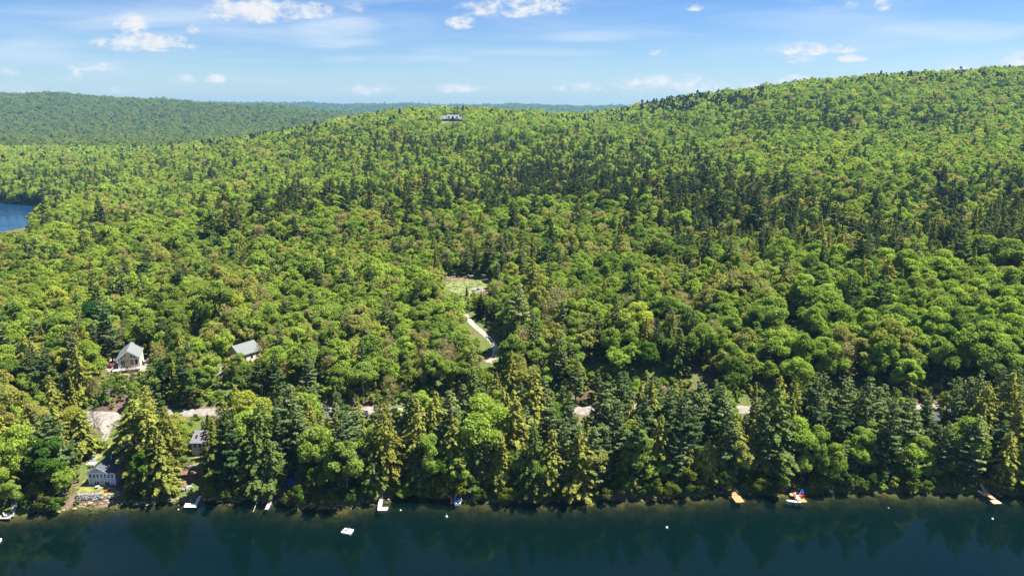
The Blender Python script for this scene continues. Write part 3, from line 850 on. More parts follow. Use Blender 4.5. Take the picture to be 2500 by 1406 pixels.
# share of conifers: stands seen in the photograph, else by drifting patches
conif = .03 + .55 * np.clip(vnoise(TX, TY, 120, 3) - .12, 0, 1) + .35 * np.clip(vnoise(TX, TY, 42, 4) - .15, 0, 1)
def stand(cx, cy, rx, ry, pr):
    global conif
    g = np.exp(-(((PX - cx) / rx) ** 2 + ((PY - cy) / ry) ** 2) * 1.2)
    conif = conif * (1 - g) + pr * g
for a in ((1330, 435, 250, 58, .96), (1560, 425, 160, 50, .8), (1500, 370, 240, 45, .5), (900, 350, 420, 45, .62), (860, 480, 240, 60, .4), (1850, 560, 230, 70, .62), (2100, 640, 130, 40, .75), (2300, 590, 220, 60, .66), (2440, 560, 90, 90, .6),
          (1960, 300, 400, 26, .6), (2150, 290, 200, 30, .55), (1750, 250, 260, 22, .75), (1620, 262, 130, 18, .8), (2300, 200, 260, 20, .45), (1700, 470, 160, 60, .5), (1120, 480, 120, 40, .3), (1180, 640, 130, 28, .55), (560, 590, 60, 40, .4), (250, 570, 50, 30, .4), (180, 440, 180, 50, .45),
          (60, 500, 90, 40, .55), (400, 400, 200, 40, .35), (420, 320, 160, 50, .4), (1500, 800, 150, 90, .3), (1300, 880, 120, 60, .45), (1120, 930, 130, 50, .8), (650, 900, 80, 60, .6), (100, 850, 120, 70, .5), (400, 900, 60, 50, .7), (280, 870, 60, 60, .4),
          (2150, 800, 330, 120, .02), (2000, 720, 120, 60, .02), (2350, 700, 150, 60, .06), (350, 700, 320, 90, .10), (800, 650, 200, 60, .12), (1500, 640, 200, 60, .06)):
    stand(*a)
conif = np.where((D < 44) & (TX > -75), np.where(TX > 5, .88, .78), conif)
conif = np.where((D < 44) & (TX <= -75), .42, conif)
conif = np.where((D < 6.2), .45, conif)
conif = np.where((TY > 1750), .22 + .2 * vnoise(TX, TY, 260, 9), conif)
u = rng.random(N_)
kind = np.where(u < conif, 1, 0)                           # 0 broadleaf, 1 pine, 2 hemlock, 3 thin
hem = .42 + .3 * vnoise(TX, TY, 70, 5)
hem = np.where(TY > 500, hem * .5, hem)
hem = np.where(D < 44, np.where(TX < 10, .62, .3), hem)
kind = np.where((kind == 1) & (rng.random(N_) < hem), 2, kind)
thin = .07 + .22 * np.clip(vnoise(TX, TY, 60, 6), 0, 1)
for (cx, cy, rx, ry, pr) in ((1700, 720, 130, 60, .5), (1350, 770, 80, 60, .3), (350, 800, 160, 50, .4), (700, 700, 180, 60, .3), (560, 800, 150, 60, .4), (1150, 600, 140, 30, .6), (1900, 650, 100, 30, .4), (300, 950, 120, 60, .3), (550, 960, 120, 50, .3), (720, 760, 160, 60, .25)):
    g = np.exp(-(((PX - cx) / rx) ** 2 + ((PY - cy) / ry) ** 2) * 1.2); thin = thin * (1 - g) + pr * g
thin = np.where((D < 30) | (TY > 900), .01, thin)
thin = np.where((PX > 1950) & (PY > 620), .03, thin)
kind = np.where((kind == 0) & (rng.random(N_) < thin), 3, kind)
scl = np.exp(rng.normal(0, .19, N_) * np.where(TY > 600, .7, 1.0)) * np.where(rng.random(N_) < .05, 1.22, 1.0)
scl = np.where(kind == 0, scl * .98, scl)
scl = np.where(TY > 1750, scl * .95, scl)
scl = np.where((kind == 0) & (TY > 330) & (TY < 1000), scl * .9, scl)
big = np.where((D > 44) & (D < 260), np.where(PX > 1900, .92, .74), 1.0)             # lower second growth behind the shore row
scl *= big
scl = np.where((D < 50) & (kind > 0) & (kind < 3), scl * 1.2, scl)
scl = np.where((D < 50) & (kind == 0), scl * 1.05, scl)
scl = np.where((TY > 600) & (kind > 0), scl * .84, scl)
scl = np.where((D < 6.2), scl * .72, scl)
scl = np.clip(scl, .4, 1.5)
# sight lines the photograph leaves open: photo rectangle, and how far out what it shows stands
OPEN = [(212, 1098, 287, 1192, COT.y + 9), (194, 1184, 268, 1216, COT.y + 3), (222, 1040, 276, 1128, 199), (222, 1018, 290, 1060, 216), (470, 1054, 501, 1114, SML.y + 6), (458, 1116, 520, 1146, 205),
        (400, 999, 525, 1009, 224), (886, 995, 906, 1005, 224), (1416, 1000, 1434, 1005, 224), (1808, 998, 1824, 1002, 224), (962, 1034, 984, 1074, 213), (274, 838, 348, 908, CAB.y + 9), (246, 868, 276, 906, CAB.y + 6), (348, 866, 368, 900, CAB.y + 6),
        (570, 834, 629, 856, HS2.y + 8), (602, 862, 614, 876, HS2.y + 2), (1130, 762, 1164, 800, 316), (1150, 790, 1190, 826, 302), (1178, 816, 1212, 850, 286), (1190, 838, 1224, 876, 276), (1176, 864, 1212, 894, 264),
        (1082, 668, 1194, 690, 366), (1088, 686, 1192, 716, 356), (1074, 281, 1131, 297, 1412), (1074, 297, 1100, 302, 1390), (-60, 500, 70, 566, 700), (60, 526, 90, 556, 560), (2168, 1153, 2186, 1162, 192), (2288, 1030, 2298, 1036, 213), (2277, 1123, 2290, 1132, 198), (692, 1166, 718, 1180, 192),
        (955, 1172, 1000, 1186, 188), (950, 1186, 1022, 1210, 184), (137, 899, 156, 905, 238), (888, 1005, 900, 1022, 221), (1915, 768, 1960, 792, 325), (1425, 884, 1490, 898, 256), (1545, 902, 1640, 914, 252), (1680, 912, 1745, 922, 250), (282, 938, 314, 950, 226), (528, 886, 546, 918, 250), (446, 1150, 480, 1190, 195), (1096, 1200, 1128, 1232, 175)]
BASEH = np.array([17.5, 23, 19.5, 14.0]); BASER = np.array([5.0, 4.9, 4.5, 4.0])
# the row along the water keeps below the canopy of the slope behind
cap_ = np.where(PX < 1150, rng.uniform(930, 1008, N_), rng.uniform(890, 985, N_))
for _ in range(14):
    _a, ty_, _b = project(TX, TY, TZ + BASEH[kind] * scl)
    scl = np.where((D < 43) & (ty_ < cap_) & (scl > .42), scl * .94, scl)
def blocked(sc):
    hh = BASEH[kind] * sc; rr = BASER[kind] * sc * .8
    tpx, tpy, td = project(TX, TY, TZ + hh)
    bpx, bpy_, bd = project(TX, TY, TZ + hh * .12)
    bad = np.zeros(N_, bool)
    for (x0, y0, x1, y1, yd) in OPEN:
        rw = rr * FPX / bd * np.where(kind == 0, .95, .7)
        bad |= (TY < yd) & (tpx + rw > x0) & (tpx - rw < x1) & (tpy < y1) & (bpy_ > y0)
    return bad
for _ in range(7):                                   # what stands in a sight line is lower growth
    scl = np.where(blocked(scl), scl * .8, scl)
keep = ~blocked(scl)
TX, TY, TZ, D, BAND, kind, scl, PX, PY = [a[keep] for a in (TX, TY, TZ, D, BAND, kind, scl, PX, PY)]
N_ = len(TX)
# leaf colours (linear): the words are used in the labels
TINT = {0: [('bright green', (0.239, 0.343, 0.057)), ('mid green', (0.195, 0.280, 0.054)), ('yellow green', (0.303, 0.355, 0.064)), ('deep green', (0.125, 0.205, 0.040)), ('olive green', (0.264, 0.287, 0.078))],
        1: [('blue green', (0.145, 0.196, 0.072)), ('dark green', (0.095, 0.142, 0.051)), ('grey green', (0.205, 0.242, 0.092))],
        2: [('olive', (0.245, 0.258, 0.051)), ('yellowish olive', (.225, .245, .050)), ('dark green', (0.118, 0.165, 0.041))],
        3: [('greyish green', (0.245, 0.251, 0.113)), ('tan', (0.276, 0.251, 0.132)), ('pale olive', (0.276, 0.278, 0.110))]}
patchy = vnoise(TX, TY, 90, 11) * .6 + vnoise(TX, TY, 28, 12) * .5 + rng.normal(0, .24, N_)
tid = np.zeros(N_, int)
tid0 = np.select([patchy < -.38, patchy < -.08, patchy < .3, patchy < .62], [3, 1, 0, 4], 2)
tid0 = np.where((PX > 1900) & (PY > 560) & (rng.random(N_) < .5), np.where(rng.random(N_) < .5, 0, 1), tid0)
tid = np.where(kind == 0, tid0, 0)
tid = np.where(kind == 1, np.select([patchy < -.1, patchy < .35], [1, 0], 2), tid)
tid = np.where(kind == 2, np.select([patchy < -.25, patchy < .28], [2, 0], 1), tid)
tid = np.where((kind == 2) & (D < 44) & (TX < 10) & (rng.random(N_) < .35), 1, tid)
tid = np.where(kind == 3, rng.integers(0, 3, N_), tid)
tid = np.where((kind == 2) & (D < 60) & (TX > 10) & (tid == 1), 0, tid)
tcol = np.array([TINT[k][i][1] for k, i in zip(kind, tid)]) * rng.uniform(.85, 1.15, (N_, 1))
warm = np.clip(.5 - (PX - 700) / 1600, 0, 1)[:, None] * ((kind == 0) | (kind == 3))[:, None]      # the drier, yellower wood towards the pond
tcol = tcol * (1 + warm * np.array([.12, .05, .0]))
tcol = tcol * np.where(TY > 1750, .66, 1.0)[:, None]  # distant foliage darkened in its colour to imitate the haze over the far hills
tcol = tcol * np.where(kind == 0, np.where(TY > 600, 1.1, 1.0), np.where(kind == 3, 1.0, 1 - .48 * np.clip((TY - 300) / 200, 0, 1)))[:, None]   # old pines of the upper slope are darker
rot = rng.uniform(0, 6.283, N_)
var = rng.integers(0, 1000, N_)

# ---------------------------------------------------------------- docks, rafts, buoys
M['step_grey'] = mat('pale grey boards', (.36, .35, .33), .8, .2, .1)
HAZE = 6.2e-5
def wpoly(pts, z):
    return [(p.x, p.y) for p in (at(a, b, z) for a, b in pts)]
def centre(poly):
    return (sum(p[0] for p in poly) / len(poly), sum(p[1] for p in poly) / len(poly))
def inset(poly, f):
    c = centre(poly)
    return [(c[0] + (p[0] - c[0]) * f, c[1] + (p[1] - c[1]) * f) for p in poly]
def lerp2(a, b, t): return (a[0] + (b[0] - a[0]) * t, a[1] + (b[1] - a[1]) * t)
def boards(quad, n, z0, z1, gap=.14):
    """n cross boards over a four-cornered deck: quad = near-left, near-right, far-right, far-left of its run"""
    mb = MB()
    for i in range(n):
        a, b = i / n, (i + 1 - gap) / n
        mb.poly([lerp2(quad[0], quad[3], a), lerp2(quad[1], quad[2], a), lerp2(quad[1], quad[2], b), lerp2(quad[0], quad[3], b)], z0, z1)
    return mb
def local(polys, o):
    return [[(x - o[0], y - o[1]) for x, y in p] for p in polys]
def dock(label, walk, plat, deckm, z=.42, ramp=None, ramp_rise=1.2, floats=False, group='docks along the shore'):
    """walk, plat: photo outlines at deck height (near-left, near-right, far-right, far-left); ramp likewise, rising landward"""
    polys = [wpoly(p, z) for p in (walk, plat) if p]
    o = centre(polys[0])
    root = tag(empty('dock', (o[0], o[1], 0)), label, 'dock', group)
    pl = local(polys, o)
    names = (['walkway'] if walk else []) + (['platform'] if plat else [])
    for nm, q in zip(names, pl):
        ln = math.hypot(q[3][0] - q[0][0], q[3][1] - q[0][1])
        zz = z if nm == 'walkway' else z + .012
        dk = boards(q, max(3, int(ln / .32)), zz - .05, zz).build(nm, deckm, root)
        MB().poly(inset(q, .97), zz - .24, zz - .055).build('frame', M['dark_float'] if floats else deckm, root)
        for c in inset(q, .93):
            MB().bar((c[0], c[1], -1.6), (c[0], c[1], z + .28), .05).build('post', M['post'], root)
    if ramp:
        rq = local([wpoly(ramp, z)], o)[0]
        mb = MB(); n = 14
        for i in range(n):
            a, b = i / n, (i + .86) / n
            c = [lerp2(rq[0], rq[3], a), lerp2(rq[1], rq[2], a), lerp2(rq[1], rq[2], b), lerp2(rq[0], rq[3], b)]
            za, zb = z + .02 + ramp_rise * a, z + .02 + ramp_rise * b
            vs8 = [(p[0], p[1], h - .07) for p, h in zip(c, (za, za, zb, zb))] + [(p[0], p[1], h) for p, h in zip(c, (za, za, zb, zb))]
            mb.add(vs8, [(3, 2, 1, 0), (4, 5, 6, 7), (0, 1, 5, 4), (1, 2, 6, 5), (2, 3, 7, 6), (3, 0, 4, 7)])
        mb.build('ramp', deckm, root)
        for s_ in (0, 1):
            a, b = rq[s_], rq[3 - s_]
            MB().bar((a[0], a[1], z + .85), (b[0], b[1], z + ramp_rise + .85), .035).bar((a[0], a[1], z), (a[0], a[1], z + .85), .035).bar((b[0], b[1], z + ramp_rise), (b[0], b[1], z + ramp_rise + .85), .035).build('handrail', M['metal'], root)
    return root
dock('white L shaped dock with a dark blue float below the curved stone wall', [(474.5, 1231), (482, 1231), (494.5, 1204), (487, 1203)], [(448, 1237.5), (479, 1237.5), (483.5, 1227.5), (453, 1227.5)], M['white_deck'], floats=True)
dock('straight grey plank dock below the blue tarpaulin', [(646, 1243), (655.5, 1243), (668.5, 1211), (660, 1211)], None, M['grey_deck'], ramp=[(661, 1210), (669, 1210), (674, 1191), (667, 1190)], ramp_rise=.8)
dock('pale grey L shaped dock with a notched end and steps on the bank behind it', [(922, 1237), (932, 1237), (934, 1218), (925, 1219)], [(921.5, 1245.3), (946, 1244.5), (948, 1236.8), (922.3, 1237.2)], M['white_deck'])
dock('grey dock with a short wide platform cut by the left edge of the photo', None, [(-32, 1266), (25, 1265.5), (29, 1256.5), (-27, 1257)], M['grey_deck'], ramp=[(24, 1260), (33, 1260), (47, 1233), (39, 1231)], ramp_rise=1.4, floats=True)
dock('plain empty cedar dock with a wide square end', None, [(1797, 1226), (1818, 1224.6), (1806, 1209), (1785, 1210)], M['cedar_deck'], ramp=[(1788, 1209.5), (1801, 1209), (1784, 1188.5), (1776, 1189)], ramp_rise=.9)
dock('cedar dock crowded with chairs and toys', [(1938, 1213), (1957, 1212), (1937, 1189), (1930, 1195)], [(1948, 1225.3), (1971.5, 1224.8), (1958, 1212), (1938.5, 1213)], M['cedar_deck'])
dock('long pale pine dock with kayaks along its side and a platform at its end', [(2419, 1216), (2433, 1219), (2407, 1196.5), (2401, 1199)], [(2426, 1229), (2447.5, 1228.3), (2434, 1219.5), (2416, 1220.8)], M['pale_deck'], ramp=[(2401, 1199), (2407, 1197), (2396, 1187), (2390, 1188)], ramp_rise=.9)
dock('short cedar dock end beside the blue motorboat', None, [(1098.5, 1227.5), (1105.8, 1227.5), (1104.5, 1211), (1099.5, 1211)], M['cedar_deck'])
dock('tiny white dock end under dark trees right of the crowded dock', None, [(2026, 1199.5), (2035, 1199), (2032, 1195.5), (2024, 1196)], M['white_deck'], ramp=[(2024, 1196.5), (2028, 1196.2), (2021, 1186), (2018, 1186.5)], ramp_rise=.8)
# steps behind the pale grey dock
p0 = at(928, 1217, .5)
st = tag(empty('bank_steps', (p0.x, p0.y, 0.2)), 'dark metal steps climbing the bank behind the pale grey L shaped dock', 'steps')
mb = MB()
for i in range(9): mb.box(-.65, .65, i * .55, i * .55 + .34, .15 + i * .27, .21 + i * .27)
mb.build('treads', M['metal'], st)['kind'] = 'stuff'
for s_ in (-.7, .7):
    MB().bar((s_, 0, .9), (s_, 4.8, 3.2), .04).bar((s_, 0, 0), (s_, 0, .9), .04).bar((s_, 4.8, 2.2), (s_, 4.8, 3.2), .04).build('handrail', M['metal'], st)
    MB().bar((s_ * .9, 0, .05), (s_ * .9, 4.8, 2.45), .06).build('stringer', M['post'], st)
# swim raft
rq = wpoly([(832.4, 1298), (854.8, 1302.5), (863.7, 1291.5), (842.8, 1287.5)], .5)
o_ = centre(rq); q_ = local([rq], o_)[0]
rf = tag(empty('swim_raft', (o_[0], o_[1], 0)), 'white square swim raft with a dark ladder floating alone on the lake', 'raft')
boards(q_, 9, .44, .5, .06).build('deck', M['white_paint'], rf)
MB().poly(inset(q_, .985), .12, .435).build('rim', M['white_paint'], rf)
MB().poly(inset(q_, .8), -.35, .115).build('float', M['dark_float'], rf)
c0 = lerp2(q_[3], q_[2], .28); c1 = lerp2(q_[3], q_[2], .45); mid_ = centre(q_)
mb = MB()
for c in (c0, c1):
    d_ = (mid_[0] - c[0], mid_[1] - c[1]); pts = [(c[0] - d_[0] * .12, c[1] - d_[1] * .12, -.6), (c[0] - d_[0] * .12, c[1] - d_[1] * .12, 1.0), (c[0] + d_[0] * .1, c[1] + d_[1] * .1, 1.25), (c[0] + d_[0] * .38, c[1] + d_[1] * .38, 1.0), (c[0] + d_[0] * .42, c[1] + d_[1] * .42, .5)]
    for a, b in zip(pts[:-1], pts[1:]): mb.bar(a, b, .07)
for zz in (-.3, .05, .4): mb.bar((c0[0] - (mid_[0] - c0[0]) * .12, c0[1] - (mid_[1] - c0[1]) * .12, zz), (c1[0] - (mid_[0] - c1[0]) * .12, c1[1] - (mid_[1] - c1[1]) * .12, zz), .05)
mb.build('ladder', M['black'], rf)
mt = lerp2(q_[0], q_[3], .45); mt = (mt[0] + .75, mt[1])
MB().poly([(mt[0] - .5, mt[1] - .28), (mt[0] + .5, mt[1] - .28), (mt[0] + .5, mt[1] + .28), (mt[0] - .5, mt[1] + .28)], .502, .56).build('mat', M['black'], rf)
# raft corner at the left edge of the frame
rq = wpoly([(-26, 1322), (0, 1321), (4.5, 1313), (-20, 1313)], .5)
o_ = centre(rq); q_ = local([rq], o_)[0]
r2_ = tag(empty('swim_raft', (o_[0], o_[1], 0)), 'white raft of which only a corner shows at the left edge of the lake', 'raft')
boards(q_, 8, .44, .5, .06).build('deck', M['white_paint'], r2_)
MB().poly(inset(q_, .985), .12, .435).build('rim', M['white_paint'], r2_)
MB().poly(inset(q_, .8), -.35, .115).build('float', M['dark_float'], r2_)
def sphere_part(name, r, z, m_, parent, sq=1.0):
    me = bpy.data.meshes.new(name); bm = bmesh.new()
    bmesh.ops.create_uvsphere(bm, u_segments=12, v_segments=8, radius=r)
    for v in bm.verts: v.co.z = v.co.z * sq + z
    bm.to_mesh(me); bm.free(); me.materials.append(m_)
    me.polygons.foreach_set('use_smooth', [True] * len(me.polygons))
    return link(name, me, parent)
for px_, py_, r_, lab in ((1628, 1287, .34, 'white mooring buoy alone on the open lake'), (2423, 1266, .30, 'white mooring buoy off the pale dock with kayaks'), (978, 1245, .24, 'small white buoy off the end of the pale grey L shaped dock'),
                          (1090, 1261, .42, 'pale grey buoy with a short mast off the blue motorboat'), (435.5, 1243, .2, 'small white buoy off the white L shaped dock'), (2169, 1239, .16, 'tiny white buoy off the white covered boat')):
    p = at(px_, py_, .1)
    b_ = tag(empty('mooring_buoy', (p.x, p.y, 0)), lab, 'buoy', 'buoys on the lake')
    sphere_part('float', r_, r_ * .35, M['white_gel'] if r_ != .42 else M['concrete'], b_)
    MB().bar((0, 0, r_), (0, 0, r_ * (1.9 if r_ != .42 else 3.2)), .05 * r_ / .3).build('mast', M['metal'], b_)

# ---------------------------------------------------------------- boats
def hull_profile(L, Wd, n=12, bow=.5):
    """half widths along the length, stern at 0, bow at L"""
    return [(L * i / n, .5 * Wd * (.86 + .14 * math.sin(min(1, i / n / .45) * math.pi / 2)) * (1 - max(0, (i / n - bow) / (1 - bow)) ** 2.2)) for i in range(n + 1)]
def hull(mb, prof, zt, zb, inner=0.0, top=True):
    n = len(prof)
    V, F = [], []
    for (y, hw) in prof:
        hw = max(hw - inner, .02)
        V += [(-hw, y, zt), (-hw * .72, y, zb), (hw * .72, y, zb), (hw, y, zt)]
    for i in range(n - 1):
        a = 4 * i
        for k in range(3): F.append((a + k, a + k + 1, a + 5 + k, a + 4 + k))
        if top: F.append((a + 3, a, a + 4, a + 7))
    F.append((0, 3, 2, 1)); a = 4 * (n - 1); F.append((a, a + 1, a + 2, a + 3))
    mb.add(V, F); return mb
p = at(1116.5, 1231, .3); pb = at(1116.5, 1206, .5)
mbt = tag(empty('motorboat', (p.x, p.y, 0), 0), 'white motorboat with a blue interior nosed against the dark shore', 'boat')
Lb_, Wb_ = min(6.4, pb.y - p.y + .4), (at(1125, 1222, .5).x - at(1107.5, 1222, .5).x)
pr = hull_profile(Lb_, Wb_)
hull(MB(), pr, .62, -.25, top=False).build('hull', M['white_gel'], mbt)
mb = MB()
for a, b in zip(pr[:-1], pr[1:]):
    for s_ in (-1, 1):
        q = [(s_ * a[1] * 1.02, a[0]), (s_ * max(a[1] - .2, .0), a[0]), (s_ * max(b[1] - .2, .0), b[0]), (s_ * b[1] * 1.02, b[0])]
        mb.add([(x, y, .60) for x, y in q] + [(x, y, .70) for x, y in q], [(4, 5, 6, 7), (0, 1, 5, 4), (2, 3, 7, 6), (1, 2, 6, 5), (3, 0, 4, 7)])
mb.box(-Wb_ * .44, Wb_ * .44, -.05, .25, .5, .68)
mb.build('gunwale', M['white_gel'], mbt)
def flat_prof(pr_, y0, y1, z0, z1, ins):
    P_ = [(y, hw) for y, hw in pr_ if y0 <= y <= y1]
    return MB().poly([(-max(hw - ins, .03), y) for y, hw in P_] + [(max(hw - ins, .03), y) for y, hw in reversed(P_)], z0, z1)
flat_prof(pr, Lb_ * .48, Lb_ * .97, .40, .60, .2).build('bow_cover', M['navy'], mbt)
flat_prof(pr, .2, Lb_ * .46, .1, .2, .2).build('cockpit_floor', M['sky_blue'], mbt)
for x_ in (-.42, .42): MB().box(x_ - .26, x_ + .26, Lb_ * .22, Lb_ * .34, .2, .55).box(x_ - .26, x_ + .26, Lb_ * .20, Lb_ * .225, .2, .95).build('seat', M['sky_blue'], mbt)
MB().add([(-Wb_ * .4, Lb_ * .47, .6), (Wb_ * .4, Lb_ * .47, .6), (Wb_ * .3, Lb_ * .42, 1.05), (-Wb_ * .3, Lb_ * .42, 1.05), (-Wb_ * .4, Lb_ * .455, .6), (Wb_ * .4, Lb_ * .455, .6), (Wb_ * .3, Lb_ * .405, 1.05), (-Wb_ * .3, Lb_ * .405, 1.05)],
         [(0, 1, 2, 3), (7, 6, 5, 4), (3, 2, 6, 7), (0, 4, 5, 1), (1, 5, 6, 2), (0, 3, 7, 4)]).build('windscreen', M['sky_blue'], mbt)
MB().box(-.2 - .35, .2 - .35, -.55, -.1, .35, 1.0).box(-.05 - .35, .05 - .35, -.5, -.25, -.7, .35).build('outboard_motor', M['white_gel'], mbt)
def canoe(name, cat, label, p, L, Wd, rz, m_, z=0.0, group=None, seats=2):
    r_ = tag(empty(name, (p.x, p.y, z), rz), label, cat, group)
    n = 12; V, F = [], []
    for i in range(n + 1):
        f = i / n; hw = .5 * Wd * max(.03, math.sin(math.pi * f) ** .62); zt = .34 + .16 * (2 * f - 1) ** 4; y = (f - .5) * L
        V += [(-hw, y, zt), (-hw * .75, y, .06), (0, y, -.02 + .08 * (2 * f - 1) ** 4), (hw * .75, y, .06), (hw, y, zt)]
    for i in range(n):
        a = 5 * i
        for k in range(4): F.append((a + k, a + k + 1, a + 6 + k, a + 5 + k))
    ins = [(x * .8, y * .96, max(.1, zz - .04)) for x, y, zz in V]
    mb = MB().add(V, F).add(ins, [f[::-1] for f in F])
    o = 5 * (n + 1)
    for i in range(n):
        a, b = 5 * i, 5 * (i + 1)
        mb.f += [(a, b, b + o, a + o), (b + 4, a + 4, a + 4 + o, b + 4 + o)]
    mb.build('hull', m_, r_, smooth=True)
    for k in range(seats):
        y = (-.22 + .44 * k) * L if seats > 1 else 0
        MB().box(-Wd * .38, Wd * .38, y - .12, y + .12, .22, .27).build('seat', M['black'], r_)
    return r_
p = ground(275, 1194); canoe('canoe', 'canoe', 'red canoe lying on the grass below the slate blue cottage', p, 4.6, 1.0, R(-38), M['red'], p.z + .1)
p = ground(2281, 1131); canoe('canoe', 'canoe', 'white canoe on the bank just below the red one', p, 4.6, .95, R(-80), M['white_gel'], p.z + .3)
p = ground(2283, 1127); canoe('canoe', 'canoe', 'red canoe on the bank above a white canoe, under the right hand trees', p, 4.4, .95, R(-78), M['red'], p.z + .55)
p = at(2409, 1209.8, .3); canoe('kayak', 'kayak', 'orange kayak lying along the pale pine dock', p, 3.6, .9, R(38), M['orange'], .12, seats=1)
p = at(2400, 1203, .3); canoe('kayak', 'kayak', 'white kayak at the landward end of the pale pine dock', p, 3.0, .8, R(42), M['white_gel'], .12, seats=1)
p = at(1938, 1223.5, .3); canoe('kayak', 'kayak', 'white kayak floating at the end of the crowded cedar dock', p, 4.2, .95, R(76), M['white_gel'], .05, seats=1)
# boat under a white cover, in the trees
p = ground(2177, 1161)
cb = tag(empty('covered_boat', (p.x, p.y, p.z + .5), R(60)), 'small boat under a white cover among dark trees by the shore', 'boat')
pr = hull_profile(4.6, 1.9); pr = [(y - 2.3, h_) for y, h_ in pr]
hull(MB(), pr, .6, -.2, top=True).build('hull', M['metal'], cb)
V, F = [], []
for (y, hw) in pr: V += [(-hw * 1.05, y, .5), (-hw * .5, y, 1.0), (0, y, 1.2), (hw * .5, y, 1.0), (hw * 1.05, y, .5)]
for i in range(len(pr) - 1):
    for k in range(4): F.append((5 * i + k, 5 * i + k + 1, 5 * i + 6 + k, 5 * i + 5 + k))
F += [(4, 3, 2, 1, 0), tuple(5 * (len(pr) - 1) + k for k in range(5))]
MB().add(V, F).build('cover', M['white_paint'], cb)
for s_ in (-.6, .6): MB().box(-.7, .7, s_ * 2 - .1, s_ * 2 + .1, -.55, -.2).build('cradle', M['post'], cb)

# chairs and toys on the crowded dock
def lawn_chair(px_, py_, rz, m_, label, z=.47):
    p = at(px_, py_, z)
    r_ = tag(empty('lawn_chair', (p.x, p.y, z), rz), label, 'chair', 'chairs on the crowded dock')
    MB().add([(-.3, -.3, .42), (.3, -.3, .42), (.3, .3, .3), (-.3, .3, .3), (-.3, -.3, .36), (.3, -.3, .36), (.3, .3, .24), (-.3, .3, .24)], [(0, 1, 2, 3), (7, 6, 5, 4), (0, 4, 5, 1), (1, 5, 6, 2), (2, 6, 7, 3), (3, 7, 4, 0)]).build('seat', m_, r_)
    MB().add([(-.32, .28, .3), (.32, .28, .3), (.34, .62, 1.15), (-.34, .62, 1.15), (-.32, .34, .28), (.32, .34, .28), (.34, .68, 1.13), (-.34, .68, 1.13)], [(0, 1, 2, 3), (7, 6, 5, 4), (0, 4, 5, 1), (1, 5, 6, 2), (2, 6, 7, 3), (3, 7, 4, 0)]).build('backrest', m_, r_)
    for s_ in (-1, 1):
        MB().box(s_ * .4 - .07, s_ * .4 + .07, -.34, .4, .56, .6).build('armrest', m_, r_)
        MB().bar((s_ * .37, -.3, 0), (s_ * .37, -.28, .56), .035).build('leg', m_, r_)
        MB().bar((s_ * .34, .5, 0), (s_ * .34, .3, .56), .035).build('leg', m_, r_)
lawn_chair(1942.5, 1212.5, R(30), M['pink'], 'faded red chair on the near side of the crowded dock')
lawn_chair(1955, 1211.5, R(-40), M['pink'], 'faded red chair beside the blue seat on the crowded dock')
lawn_chair(1957.5, 1205.5, R(-20), M['blue'], 'bright blue chair on the crowded dock')
lawn_chair(1947, 1207, R(150), M['navy'], 'dark blue chair in the middle of the crowded dock')
lawn_chair(1948.5, 1219.5, R(10), M['white_paint'], 'white chair at the outer end of the crowded dock')
lawn_chair(1959.5, 1214.5, R(-100), M['maroon'], 'dark red chair at the right edge of the crowded dock')
p = at(1943.5, 1206, .5)
cl = tag(empty('cooler', (p.x, p.y, .44), R(25)), 'white cooler behind the chairs on the crowded dock', 'cooler')
MB().box(-.55, .55, -.3, .3, 0, .42).build('body', M['white_gel'], cl); MB().box(-.57, .57, -.32, .32, .425, .5).build('lid', M['white_gel'], cl)
p = at(1934, 1207.5, .1)
ring = tag(empty('swim_ring', (p.x, p.y, .12)), 'lime inflatable ring floating beside the crowded dock', 'swim ring')
me = bpy.data.meshes.new('tube'); V, F = [], []
for i in range(20):
    for k in range(8):
        a, b = 2 * math.pi * i / 20, 2 * math.pi * k / 8
        V.append(((.55 + .26 * math.cos(b)) * math.cos(a), (.55 + .26 * math.cos(b)) * math.sin(a), .22 * math.sin(b)))
        F.append((i * 8 + k, ((i + 1) % 20) * 8 + k, ((i + 1) % 20) * 8 + (k + 1) % 8, i * 8 + (k + 1) % 8))
me.from_pydata(V, [], F); me.materials.append(M['lime']); link('tube', me, ring)
lawn_chair(16, 1259, R(100), M['white_paint'], 'white lounge chair on the dock cut by the left edge of the photo')

# ---------------------------------------------------------------- buildings
def house_root(name, label, loc, rz, cat='house'):
    return tag(empty(name, loc, rz), label, cat)
def window(parent, x0, x1, z0, z1, y=-.02, frame=M['white_paint'], fw=.09, mull=0, name='window', pane=M['glass']):
    """on a wall whose outside faces -y"""
    mb = MB().box(x0 - fw, x1 + fw, y - .05, y + .04, z1, z1 + fw).box(x0 - fw, x1 + fw, y - .05, y + .04, z0 - fw, z0).box(x0 - fw, x0, y - .05, y + .04, z0, z1).box(x1, x1 + fw, y - .05, y + .04, z0, z1)
    for k in range(mull):
        xm = x0 + (x1 - x0) * (k + 1) / (mull + 1); mb.box(xm - .04, xm + .04, y - .04, y + .03, z0, z1)
    f = mb.build(name, frame, parent)
    MB().box(x0, x1, y - .022, y + .02, z0, z1).build('pane', pane, f)
    return f
def slab_roof(name, parent, m_, w0, w1, zc, ze, y0, y1, thick=.18, over=.0):
    """one pitched slab from the ridge (x=w0, zc) down to the eave (x=w1, ze), along y"""
    V = [(w0, y0, zc), (w1, y0, ze), (w1, y1, ze), (w0, y1, zc)]
    V += [(x, y, z + thick) for x, y, z in V]
    return MB().add(V, [(3, 2, 1, 0), (4, 5, 6, 7), (0, 1, 5, 4), (1, 2, 6, 5), (2, 3, 7, 6), (3, 0, 4, 7)]).build(name, m_, parent)
